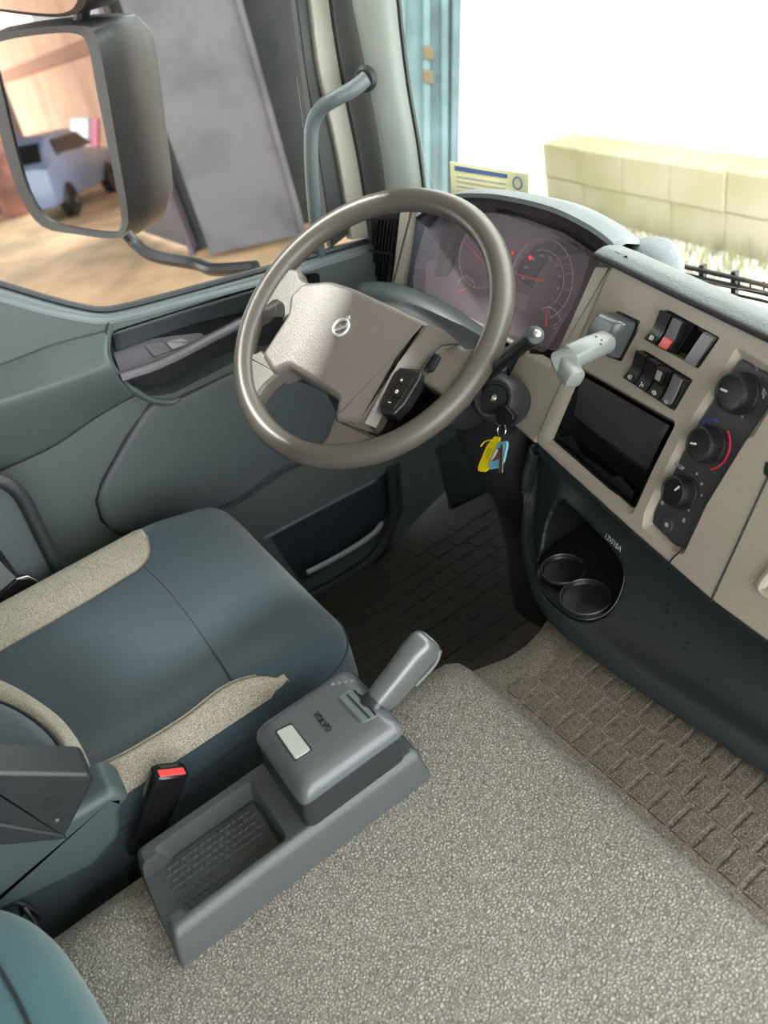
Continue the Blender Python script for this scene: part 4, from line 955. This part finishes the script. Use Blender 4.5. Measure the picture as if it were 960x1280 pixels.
obj('small_key', slab(rnd([PK.p(*p, .009) for p in [(626, 556), (629, 556), (628, 591), (623, 591), (624, 572)]], .0008), PK.n, .0015, .0004), STEEL, kr, label='small flat steel key')
obj('cord_end', tube(smooth_poly([PK.p(*p, .002) for p in [(614, 550), (606, 552), (601, 558)]], 4, False), .0009, seg=5), YEL, kr)

# ============================================================ DRIVER'S SEAT
seat = thing('driver_seat', (-.92, 0, -.42), 'navy cloth driver seat with speckled beige bolsters', 'seat')
sxc, shx, yf, yr = -.925, .25, .243, -.42
def sm(a, b, x): t = min(max((x-a)/(b-a), 0), 1); return t*t*(3-2*t)
def seat_z(x, y):
    s = abs(x-sxc)/shx; z = .045
    z += .018*sm(.45, .85, s)*(1-sm(.10, .2, y))
    z -= .012*(1-s*s)*(1-sm(.05, .2, y))
    e = min(max((s-.80)/.20, 0), 1); z -= .045*(1-math.sqrt(max(1-e*e, 0)))
    e = min(max((y-(yf-.075))/.075, 0), 1); z -= .05*(1-math.sqrt(max(1-e*e, 0)))
    return z
def outline(sc_, n=120):
    out = []; cy = (yf+yr)/2; hy = (yf-yr)/2
    for k in range(n):
        q = 2*PI*k/n; cs, sn = math.cos(q), math.sin(q); p_ = 7.0
        out.append((sxc+shx*sc_*math.copysign(abs(cs)**(2/p_), cs), cy+hy*sc_*math.copysign(abs(sn)**(2/p_), sn)))
    return out
rings = []
for s_ in (.02, .15, .3, .45, .58, .7, .8, .88, .93, .965, .985, 1.0): rings.append([A(x, y, seat_z(x, y)) for x, y in outline(s_)])
for s_, dz in ((1.004, -.02), (1.0, -.06), (.985, -.10), (.95, -.125), (.90, -.13)):
    rings.append([A(x, y, seat_z(sxc+(x-sxc)/s_, yr+(y-yr)/s_ if s_ > 1 else y)*0+(-.0)+dz) for x, y in outline(s_)])
cu = obj('cushion', loft(rings, cap0=True, cap1=True), NAVY, seat, ang=60)
def seatpt(px, py):
    z = .05
    for _ in range(6): P = PZ(z).p(px, py); z = seat_z(P[0], P[1])
    return P[0], P[1]
def seat_patch(name, ca, cb, m, off=.0035, n=36, k=12, xy=False):
    a = [A(*q, 0) for q in ca]; b = [A(*q, 0) for q in cb]; n = len(a)
    rows = []
    for j in range(k+1):
        t = j/k; rows.append([(lambda q: A(q[0], q[1], seat_z(min(max(q[0], sxc-shx), sxc+shx), min(q[1], yf))+off*min(1, 6*t, (n-1-i)/5)))(a[i]*(1-t)+b[i]*t) for i in range(n)])
    return obj(name, loft(rows, closed=False), m, seat, ang=60)
ra = smooth_poly([A(*seatpt(*p), 0) for p in [(118, 960), (150, 945), (190, 922), (235, 893), (275, 862), (300, 850), (325, 845), (350, 850), (366, 862), (372, 872)]], 5, False)
ra = [A(ra[0][0], -.3, 0)]+ra; ra = [q for q in ra if q[0] < sxc+shx*.975]; ra = resample(ra, 40); rb = [A(sxc+shx*.985, q[1], 0) for q in ra]
for i in range(len(ra)):
    t_ = min(1, (len(ra)-1-i)/4)**.5; rb[i][0] = ra[i][0]+(rb[i][0]-ra[i][0])*t_
seat_patch('side_bolster', [q[:2] for q in ra], [q[:2] for q in rb], BEIG, xy=True)
la = smooth_poly([A(*seatpt(*p), 0) for p in [(0, 815), (60, 781), (110, 752), (150, 727), (176, 710), (187, 692), (184, 668)]], 5, False)
la = [A(la[0][0], -.3, 0)]+la; la[-1][0] = sxc-shx*.985; lb = [A(sxc-shx*.985, q[1], 0) for q in la]
seat_patch('side_bolster', [q[:2] for q in la], [q[:2] for q in lb], BEIG, xy=True)
def on_seat(pts, off=.001): return [A(q[0], q[1], seat_z(q[0], q[1])+off) for q in pts]
seam = smooth_poly([A(*seatpt(*p), 0) for p in [(178, 706), (205, 732), (240, 776), (270, 820), (290, 850)]], 6, False)
obj('cross_seam', tube(on_seat(seam, .0002), .0012, seg=6), SEAM, seat)
obj('bolster_piping', tube(on_seat(ra[1:-4], .002), .0013, seg=6), BSEAM, seat); obj('bolster_piping', tube(on_seat(la[1:], .002), .0013, seg=6), BSEAM, seat)
pe = [A(x*1.0, y, .0) for x, y in outline(1.003) if (x > sxc+.2 and y > -.3) or y > yf-.02]
pe = sorted(pe, key=lambda q: math.atan2(q[1], q[0]-sxc)); 
pe = [p for p in pe if p[0] > sxc+.15]
obj('edge_piping', tube([A(p[0], p[1], -.006+.012*sm(-.3, .15, p[1])) for p in pe], .0018, seg=6), SEAM, seat)
obj('seat_pan', box((sxc-.22, -.44, -.30), (sxc+.22, .17, -.12), .02), SEATP, seat)
obj('suspension_bellows', loft([cring(A(sxc, -.13, z), .19-.012*(i % 2), .26-.012*(i % 2), X_, A(0, 1, 0)) for i, z in enumerate(np.linspace(-.30, -.42, 8))], cap0=True, cap1=True), BLKM, seat)
# backrest: only its lower right bolster shows
def brx(y0, pts): return [PY(y0).p(*p) for p in pts]
rowsb = []
for i, (z, yb, hw) in enumerate(((.03, -.165, .235), (.07, -.165, .25), (.12, -.175, .255), (.25, -.20, .25), (.45, -.25, .24), (.62, -.30, .22), (.70, -.33, .18))):
    rowsb.append((z, yb, hw))
rings = []
for z, yb, hw in rowsb:
    rings.append([A(sxc+hw*math.copysign(abs(math.cos(q))**(2/5), math.cos(q)), yb-.15+.07*math.copysign(abs(math.sin(q))**(2/2.6), math.sin(q)), z) for q in (2*PI*k/48 for k in range(48))])
obj('backrest', loft(rings, cap0=True, cap1=True), NAVY, seat, ang=60)
PBK = PZ(.11)
bb = smooth_poly([PBK.p(*p) for p in [(-40, 838), (0, 850), (35, 868), (70, 893), (92, 920), (101, 944)]], 5, False)
bi = smooth_poly([PZ(.12).p(*p) for p in [(-40, 868), (0, 878), (30, 892), (55, 910), (72, 928), (80, 945)]], 5, False)
n_ = len(bb)
cen = A(-.80, -.27, .12)
rings = [[b+A(0, 0, -.07)+(cen-b)*.05 for b in bb], [b+A(0, 0, -.02) for b in bb], bb, [b*.5+a*.5+A(0, 0, .008) for a, b in zip(bi, bb)], bi]
o = obj('backrest_bolster', loft([smooth_poly(list(x), 3, False) for x in zip(*rings)], closed=False), BEIG, seat, ang=60); o.modifiers.new('thickness', 'SOLIDIFY').thickness = .006
ri2 = [bi, [q+(cen-q)*.12+A(0, 0, .014) for q in bi], [q+(cen-q)*.5+A(0, 0, .03) for q in bi], [q+(cen-q)*.85+A(0, 0, .03) for q in bi]]
o = obj('backrest_side', loft(ri2, closed=False), NAVY, seat, ang=60); o.modifiers.new('thickness', 'SOLIDIFY').thickness = .006
obj('bolster_piping', tube([q+A(0, 0, .002) for q in bi], .0018, seg=6), SEAM, seat)
# armrest hinge block and base shroud at the right rear of the seat
PA = PX(-.628)
hb_ = rnd([PA.p(*p) for p in [(-40, 968), (0, 966), (112, 968), (119, 975), (85, 1040), (78, 1048), (0, 1034), (-40, 1030)]], .003)
a_ = obj('armrest_bracket', slab(hb_, (1, 0, 0), .045, .004), BLK if 0 else mat('bracket_black', (31, 34, 36), .4, .1, 600), seat, label='black armrest hinge bracket')
obj('bracket_hole', slab(smooth_poly([PA.p(*p, .0004) for p in [(50, 1008), (56, 997), (68, 993), (78, 996), (76, 1005), (66, 1012), (54, 1014)]], 3), (1, 0, 0), .002, .0006), BLKM, a_)
obj('bracket_hole', slab(smooth_poly([PZ(.1555).p(*p) for p in [(63, 955), (70, 953), (77, 958), (74, 962), (66, 960)]], 3), (0, .5, .87), .002, .0004), BLKM, a_)
obj('bracket_bolt', lathe([(.0022, -.001), (.0022, .0015), (.0004, .002)], PA.p(71, 1025), (1, 0, 0), 12), STEEL, a_)
obj('bracket_flange', slab([PA.p(*p, .003) for p in [(-40, 1026), (0, 1030), (80, 1044), (84, 1050), (0, 1058), (-40, 1056)]], (1, 0, 0), .05, .003), mat('bracket_black', (30, 32, 34), .4), a_)
PBs = PX(-.640)
obj('base_shroud', slab(rnd([PBs.p(*p) for p in [(-40, 1050), (60, 1035), (112, 1006), (138, 990), (150, 990), (166, 998), (152, 1012), (152, 1048), (120, 1085), (40, 1125), (-40, 1160)]], .008), (1, 0, 0), .05, .012, seg=5), SEATP, seat, label='teal grey moulded side shroud')
# buckle
bk = thing('seat_belt_buckle', PX(-.655).p(190, 1030), 'black seat belt buckle with red release button beside the seat', 'buckle')
bc = PX(-.645).p(213, 962); bc2 = PX(-.650).p(186, 1035)
ax2 = unit(bc-bc2); bu_ = unit(PX(-.645).p(234, 957)-PX(-.645).p(190, 964)); bu_ = unit(bu_-ax2*(bu_@ax2)); bw_ = np.cross(ax2, bu_)
if bw_[0] < 0: bw_ = -bw_
rings = [[c+bu_*w_*.5*math.copysign(abs(math.cos(q))**.45, math.cos(q))+bw_*h_*.5*math.copysign(abs(math.sin(q))**.45, math.sin(q)) for q in (2*PI*k/32 for k in range(32))] for c, w_, h_ in ((bc2-ax2*.03, .036, .020), (bc2, .037, .022), (bc-ax2*.01, .041, .024), (bc-ax2*.002, .041, .024), (bc, .038, .021))]
obj('buckle_body', loft(rings, cap0=True, cap1=True), PIANO, bk)
q_ = [bc+ax2*.001+bu_*a+bw_*b for a, b in ((-.0155, -.001), (.0155, -.001), (.0155, .0095), (-.0155, .0095))]
obj('release_button', slab(rnd(q_, .0015), ax2, .004, .0008), RED, bk, label='red release button')
q_ = [bc+ax2*.0008+bu_*a+bw_*b for a, b in ((-.013, -.008), (.013, -.008), (.009, -.003), (-.009, -.003))]
obj('tongue_slot', slab(q_, ax2, .002, .0003), BLKM, bk)
obj('buckle_stalk', tube([bc2-ax2*.02, bc2-ax2*.07, bc2-ax2*.12+A(0, 0, -.02)], .009, seg=10, flat=.5), BLK, bk)
# tube framed shell between seat and door, with the belt latch beside it
ft = thing('seat_side_guard', (-1.2, -.1, -.1), 'dark curved tube rimmed guard between the seat and the door', 'guard')
PG_ = PX(-1.215)
tp_ = smooth_poly([PG_.p(*p) for p in [(-60, 600), (-20, 598), (8, 604), (28, 622), (45, 655), (62, 690), (78, 722), (95, 760)]], 5, False)
obj('guard_tube', tube(tp_, .0115, seg=12), LOWD, ft)
obj('guard_panel', slab([p+A(-.004, 0, 0) for p in tp_]+[A(-1.219, tp_[0][1], tp_[-1][2])], (1, 0, 0), .006, .001), DOORD, ft)
bl = thing('belt_anchor', PX(-1.19).p(10, 740), 'black belt anchor and folded strap left of the seat', 'belt')
PN = PX(-1.19)
obj('anchor_block', slab(rnd([PN.p(*p) for p in [(2, 738), (22, 722), (36, 722), (48, 728), (30, 752), (8, 768), (-10, 762)]], .004), (1, 0, .3), .02, .004), BLK, bl)
obj('strap', slab(rnd([PN.p(*p, .004) for p in [(-40, 690), (-4, 698), (20, 722), (2, 738), (-40, 730)]], .002), (1, 0, .3), .003, .001), GRY if 0 else mat('strap_grey', (92, 98, 98), .5, .5, 900), bl)
obj('anchor_edge', tube([PN.p(*p, .006) for p in [(20, 724), (34, 720), (47, 726)]], .0012, seg=6), STEEL, bl)

# ============================================================ GEAR SELECTOR CONSOLE
gc = thing('gear_selector_console', (-.545, .03, 0), 'charcoal gear selector console with open tray on the engine tunnel', 'console')
x0, x1, y0, y1 = -.606, -.478, -.118, .192
def rect(xa, xb, ya, yb, z, r=.006, n=4): return rnd([A(xa, ya, z), A(xb, ya, z), A(xb, yb, z), A(xa, yb, z)], r, n)
base = loft([rect(x0, x1, y0-.002, y1+.002, .0006), rect(x0+.003, x1-.008, y0+.006, y1, .030, .006), rect(x0+.004, x1-.012, y0+.009, y1-.001, .037, .006), rect(x0+.007, x1-.016, y0+.013, y1-.004, .0405, .006), rect(x0+.010, x1-.019, y0+.016, y1-.008, .041, .006)], cap0=True, cap1=True)
bo = obj('base_tray', base, CONS, gc)
cut(bo, [loft([rect(-.5845, -.5025, -.085, .020, .013, .006), rect(-.590, -.4965, -.095, .030, .05, .008)], cap0=True, cap1=True),
         loft([rect(-.580, -.5065, -.14, -.05, .0165, .002), rect(-.580, -.5065, -.14, -.05, .05, .002)], cap0=True, cap1=True)])
obj('tray_liner', slab(rect(-.583, -.504, -.100, .018, .0160, .004), (0, 0, 1), .002, .0006), CONS, gc)
padn = None
for i in range(9):
    for j in range(14):
        x = -.580+i*.0083; y = -.096+j*.0079+(.0 if i % 2 else .0039)
        if y > .008: continue
        if padn is None:
            padn = obj('grip_pad', slab(rnd([A(x, y, .0172), A(x+.0068, y, .0172), A(x+.0068, y+.0065, .0172), A(x, y+.0065, .0172)], .0012, 2), (0, 0, 1), .0014, .0004, seg=1), mat('tray_pad_plastic', (54, 58, 59), .42), gc); bx, by = x, y
        else: c = padn.copy(); COL.objects.link(c); c.parent = gc; c.location = (x-bx, y-by, 0)
# selector housing
hx0, hx1, hy0, hy1 = -.604, -.488, .044, .180
def hr(z, i0, i1, j0, j1, r=.012): return rect(hx0+i0, hx1-i1, hy0+j0, hy1-j1, z, r, 5)
obj('housing_lower', loft([hr(.036, .004, .004, .004, .002), hr(.060, .002, .002, .006, .000), hr(.082, .004, .002, .012, -.002)], cap0=True, cap1=True), DKHS, gc)
obj('housing_top', loft([hr(.0805, .001, .0, .009, -.004), hr(.088, .001, .0, .012, -.004), hr(.096, .006, .005, .018, .001), hr(.1005, .013, .012, .026, .010), hr(.1015, .018, .018, .032, .018)], cap0=True, cap1=True), HOUS, gc)
ZT = PZ(.1018)
obj('blank_badge', slab(rnd([PZ(.1030).p(*p) for p in [(345, 914), (364, 905), (388, 937), (369, 949)]], .003), (0, 0, 1), .003, .0008), mat('badge_grey', (158, 163, 155), .45), gc, label='pale blank rectangular badge')
obj('badge_gap', slab(rnd([PZ(.1022).p(*p) for p in [(343, 914), (364, 903), (391, 937), (369, 951)]], .003), (0, 0, 1), .001, .0002), BLK, gc)
lu = unit(PZ(.1025).p(391, 890)-PZ(.1025).p(412, 915)); 
text('brand_letters', 'VOLVO', PZ(.1022).p(403, 902), -lu, np.cross(A(0, 0, 1), -lu), .010, DKHS, gc, depth=.0007, squash=.95)
ZW = PZ(.103)
obj('selector_window', slab(rnd([PZ(.1022).p(*p) for p in [(420, 872), (438, 860), (474, 893), (452, 905)]], .006), (0, 0, 1), .002, .0006), mat('window_grey', (96, 104, 106), .15), gc, label='glossy grey selector window')
for k, (a, b) in enumerate((((424, 872), (452, 902)), ((434, 868), (462, 897)), ((443, 863), (470, 893)))):
    obj('window_line', tube([ZW.p(*a), ZW.p(*b)], .0009, seg=6), (HOUS, DKHS, BLK)[k], gc)
obj('window_slot', slab([ZW.p(*p) for p in [(449, 868), (451, 867), (462, 877), (460, 878)]], (0, 0, 1), .0008, .0002, seg=1), BLKM, gc)
for k in range(4): icon('position_mark', [[(-.6, -.8), (-.6, .8)], [(-.6, .8), (.6, -.8)][:1+(k % 2)], [(.6, -.8), (.6, .8)]][::2] if k % 2 else [[(-.6, .6), (.2, 0), (-.6, -.6)], [(.5, .7), (.5, -.7)]], PZ(.1028).p(416+k*8, 855-k*1.4), -lu, np.cross(A(0, 0, 1), -lu), .0024, GRY, gc, w=.0003)
obj('housing_recess', slab(rnd([Plane((0, hy0+.004, 0), (0, -1, .15)).p(*p) for p in [(327, 968), (332, 962), (352, 984), (352, 998), (334, 985)]], .002), (0, -1, .15), .002, .0006), BLK, gc)
# lever
lv = thing('gear_lever', (-.535, .185, .10), 'metallic grey gear lever leaning forward out of the console', 'gear lever')
PL2 = PX(-.535)
b0 = PL2.p(473, 878); b1 = PL2.p(500, 846); b2 = PL2.p(520, 820); b3 = PL2.p(532, 806); b4 = PL2.p(536, 801)
t1 = unit(b1-b0); t3 = unit(b3-b2)
S_ = lambda c, t, w_, h_: rsec(c, t, w_, h_, 28, 2.9)
KN = mat('knob_metallic', (92, 95, 97), .3, metal=.25, coat=.3)
obj('lever_knob', loft([S_(b0, t1, .0135, .0195), S_(b0+t1*.012, t1, .0145, .021), S_(b1, t1, .0150, .0225), S_(b2, t1, .0165, .0245), S_(b3, t3, .0165, .0235), S_(b3+t3*.006, t3, .0145, .020), S_(b3+t3*.009, t3, .010, .015)], cap0=True, cap1=True), KN, lv, ang=50)
obj('lever_collar', loft([S_(b0-t1*.012, t1, .015, .0185), S_(b0-t1*.002, t1, .0155, .021), S_(b0+t1*.002, t1, .0135, .0206)], cap0=True, cap1=True), DKHS, lv)
q_ = S_(b3+t3*.0096, t3, .0095, .0135); obj('release_pad', slab(q_, t3, .002, .0008), mat('pad_silver', (176, 182, 184), .2, metal=.3), lv, label='silver thumb pad')
q_ = [b3+t3*.0102+(p-b3-t3*.0096)*.3 for p in q_]; obj('thumb_switch', slab(q_, t3, .001, .0003), BLK, lv)
obj('side_ridge', tube(smooth_poly([b1+A(.012, .010, -.012), b2+A(.013, .013, -.014), b3+A(.011, .010, -.008)], 4, False), .0025, seg=8), KN, lv)

# ============================================================ PASSENGER SEAT CORNER AND ITS LEVER
ps = thing('passenger_seat', (-.45, -.4, 0), 'faded teal cloth passenger seat corner at the near edge', 'seat')
pe_ = [PZ(.07).p(*p) for p in [(-60, 1130), (-10, 1136), (22, 1148), (50, 1172), (78, 1212), (100, 1252), (122, 1300), (140, 1360)]]
pe_ = smooth_poly(pe_, 5, False); cen = A(-.42, -.46, .09)
full = pe_[:-1]+smooth_poly([pe_[-1], A(-.34, -.215, .07), A(-.24, -.235, .07), A(-.16, -.30, .07), A(-.14, -.45, .07), A(-.16, -.64, .07), A(-.24, -.70, .07), A(-.45, -.72, .07), A(-.64, -.68, .07), A(-.72, -.52, .07), A(-.71, -.36, .07), pe_[0]], 5, False)[:-1]
rings = [[q+(cen-q)*.10+A(0, 0, -.068) for q in full], [q+(cen-q)*.01+A(0, 0, -.055) for q in full], [q+(q-cen)*.02+A(0, 0, -.03) for q in full], full, [q+(cen-q)*.07+A(0, 0, .016) for q in full], [q+(cen-q)*.25+A(0, 0, .026) for q in full], [q+(cen-q)*.6+A(0, 0, .03) for q in full], [q+(cen-q)*.93+A(0, 0, .03) for q in full]]
rings = [list(x) for x in zip(*[smooth_poly(list(x), 3, False) for x in zip(*rings)])]
obj('cushion', loft(rings, cap0=True, cap1=True), TEAL, ps, ang=60)
obj('seat_piping', tube([q+(cen-q)*.13+A(0, 0, .0225) for q in pe_], .0016, seg=6), SEAM, ps)
sl = thing('seat_lever', PZ(.005).p(40, 1140), 'thin black forked wire lever in front of the teal seat', 'lever')
obj('lever_wire', tube(smooth_poly([PZ(.03).p(-30, 1130), PZ(.03).p(0, 1127), PZ(.022).p(22, 1128), PZ(.012).p(40, 1136), PZ(.006).p(55, 1147)], 4, False), .004, seg=8), BLK, sl)
obj('lever_fork', tube([PZ(.02).p(30, 1133), PZ(.008).p(38, 1144), PZ(.002).p(46, 1156)], .003, seg=8), BLK, sl)
obj('lever_fork', tube([PZ(.02).p(25, 1131), PZ(.006).p(28, 1142)], .003, seg=8), BLK, sl)

# ============================================================ OUTSIDE MIRRORS AND WHAT THEY SHOW
PM = Plane((-1.85, .45, .5), (.436, -.896, .05))
mr = thing('side_mirror', PM.p(85, 290), 'large black truck side mirror outside the driver window', 'mirror')
go = [(-6, 62), (8, 50), (60, 42), (98, 42), (112, 58), (122, 110), (138, 190), (152, 262), (152, 284), (140, 290), (95, 284), (62, 274), (38, 240), (20, 180), (6, 120)]
ho = [(-14, 52), (6, 40), (60, 33), (104, 32), (122, 42), (135, 100), (150, 190), (162, 262), (160, 286), (146, 297), (98, 292), (55, 282), (28, 246), (6, 180), (-8, 110)]
G_ = smooth_poly([PM.p(*p) for p in go], 3); H_ = smooth_poly([PM.p(*p) for p in ho], 3)
dp = A(0, 1, 0); cH = sum(H_)/len(H_)
obj('mirror_housing', loft([[p-PM.n*.002 for p in G_], [p+PM.n*.004 for p in G_], [p+PM.n*.006 for p in H_], [cH+(p-cH)*1.03+dp*.03 for p in H_], [cH+(p-cH)*1.0+dp*.09 for p in H_], [cH+(p-cH)*.85+dp*.13 for p in H_]], cap1=True), MIRB, mr, ang=50)
obj('mirror_glass', slab(G_, PM.n, .003, .0005, seg=1), MIRR, mr)
obj('mirror_arm', tube(smooth_poly([PX(-1.75).p(158, 292), PX(-1.74).p(170, 305), PX(-1.68).p(192, 320), PX(-1.58).p(245, 330), PX(-1.5).p(268, 337), PX(-1.4).p(320, 334)], 5, False), .013, seg=10), MIRB, mr)
obj('mirror_arm', tube([PM.p(100, 38, -.03), PM.p(104, 5, -.03)], .015, seg=10), MIRB, mr)
m2 = thing('wide_angle_mirror', PM.p(60, 10), 'smaller black mirror above the large side mirror', 'mirror')
H2 = smooth_poly([PM.p(*p, .0) for p in [(-40, 8), (0, 14), (50, 20), (88, 20), (108, 6), (112, -30), (108, -90), (-40, -90)]], 3); c2 = sum(H2)/len(H2)
G2 = [c2+(p-c2)*.88+PM.n*.008 for p in H2]
obj('mirror_housing', loft([[p-PM.n*.001 for p in G2], [p+PM.n*.002 for p in G2], [p+PM.n*.004 for p in H2], [p+dp*.07 for p in H2], [c2+(p-c2)*.8+dp*.1 for p in H2]], cap1=True), MIRB, m2, ang=50)
obj('mirror_glass', slab(G2, PM.n, .002, .0005, seg=1), MIRR, m2)

def mray(px, py):
    """where the sight line through a pixel goes after the mirror glass"""
    q = PM.p(px, py); d = unit(ray(px, py)); return q, d-2*(d@PM.n)*PM.n
def mground(px, py): q, r = mray(px, py); return q+r*((GZ-q[2])/r[2])
# canopy added to keep sky light off the side yard
struct('ceiling', box((-20, -40, 4.6), (-3.4, 4.4, 4.7)), DARKW)
# building and parked car behind the cab, seen in the side mirror
BW = mat('peach_render', (222, 184, 160), .9, .2, 5, rgb2=(205, 165, 142), vscale=1)
wa, wb = mground(96, 216), mground(146, 224)
wa, wb = wa-(wb-wa)*1.6, wb+(wb-wa)*1.5
q, n, d = upright(wa, wb, 7, .2); L = np.linalg.norm(wb-wa)
bl_ = thing('peach_building', (wa+wb)/2, 'peach rendered building with a window seen in the side mirror', 'building')
obj('wall_face', slab(q, n, .3, .02), BW, bl_)
obj('plinth', slab([wa+n*.1, wb+n*.1, wb+n*.1+A(0, 0, .25), wa+n*.1+A(0, 0, .25)], n, .1, .01), mat('plinth_pale', (230, 205, 190), .9), bl_)
obj('ledge', slab([wa+n*.12+A(0, 0, 2.7), wb+n*.12+A(0, 0, 2.7), wb+n*.12+A(0, 0, 3.0), wa+n*.12+A(0, 0, 3.0)], n, .14, .02), mat('ledge_brown', (165, 125, 105), .9), bl_)
def wallpt(px, py):
    q_, r_ = mray(px, py); return q_+r_*(((wa-q_)@n)/(r_@n))
def wq(x0_, y0_, x1_, y1_, o_=.05): return [wallpt(*p)+n*o_ for p in ((x0_, y0_), (x1_, y0_), (x1_, y1_), (x0_, y1_))]
w1 = obj('window', slab(wq(90, 146, 114, 182), n, .06, .01), mat('far_window_frame', (190, 185, 180), .6), bl_)
obj('pane', slab(wq(92, 149, 112, 163, .06), n, .02, .002), mat('far_pane', (70, 74, 80), .1), w1); obj('pane', slab(wq(92, 166, 112, 180, .06), n, .02, .002), mat('far_pane', (70, 74, 80), .1), w1)
obj('pink_sign', slab(wq(116, 148, 124, 184), n, .05, .005), mat('sign_pink', (215, 90, 140), .6), bl_, label='pink sign board')
CARB = mat('car_blue_grey', (120, 135, 165), .3, coat=.5)
cp_ = mground(76, 262); fd = unit(A(-.1, -.99, 0)); sd_ = A(fd[1], -fd[0], 0)
car = thing('car', cp_, 'blue grey parked car reflected in the side mirror', 'car')
def cw(u_, v_, z_): return cp_+fd*u_+sd_*v_+A(0, 0, z_)
secs = [(-2.1, .6, .72), (-2.05, .95, 1.0), (-1.6, 1.02, 1.06), (-1.15, 1.03, 1.42), (-.3, 1.02, 1.5), (.4, 1.0, 1.46), (1.05, .98, 1.02), (1.9, .86, .9), (2.1, .6, .7)]
obj('body', loft([[cw(u_, v_, z_) for v_, z_ in ((-.78, .32), (-.85, .55), (-.83, zb), (-.62, zt), (.62, zt), (.83, zb), (.85, .55), (.78, .32))] for u_, zb, zt in secs], cap0=True, cap1=True), CARB, car, ang=40)
obj('rear_window', slab([cw(-1.62, -.62, 1.07), cw(-1.62, .62, 1.07), cw(-1.27, .55, 1.38), cw(-1.27, -.55, 1.38)], -fd*.8+A(0, 0, .6), .03, .004), BLK, car)
for sgn in (-1, 1):
    obj('side_window', slab([cw(-1.2, sgn*.8, 1.08), cw(1.0, sgn*.8, 1.08), cw(.45, sgn*.72, 1.38), cw(-1.0, sgn*.72, 1.38)], sd_*sgn, .03, .004), BLK, car)
    obj('tail_lamp', slab([cw(-2.0, sgn*.6, .75), cw(-2.0, sgn*.82, .75), cw(-1.97, sgn*.82, .93), cw(-1.97, sgn*.6, .93)], -fd, .05, .01), RED, car)
    for uu_ in (-1.35, 1.35): obj('wheel', lathe([(.3, -.1), (.32, -.08), (.32, .08), (.3, .1), (.2, .1), (.18, .07), (.02, .08)], cw(uu_, sgn*.78, .32), sd_*sgn, 24), BLK, car)

pc_ = mground(40, 246); d_ = unit(pc_-PM.P); d_[2] = 0; pp2 = A(d_[1], -d_[0], 0)
bm = bmesh.new(); add_slab(bm, [pc_-pp2*.35, pc_+pp2*.35, pc_+pp2*.35+A(0, 0, 5.9), pc_-pp2*.35+A(0, 0, 5.9)], -d_, .5, .02)
obj('concrete_column', bm, mat('column_concrete', (128, 122, 122), .9, .3, 10), label='grey concrete column under the added shade canopy, seen in the side mirror', cat='column')
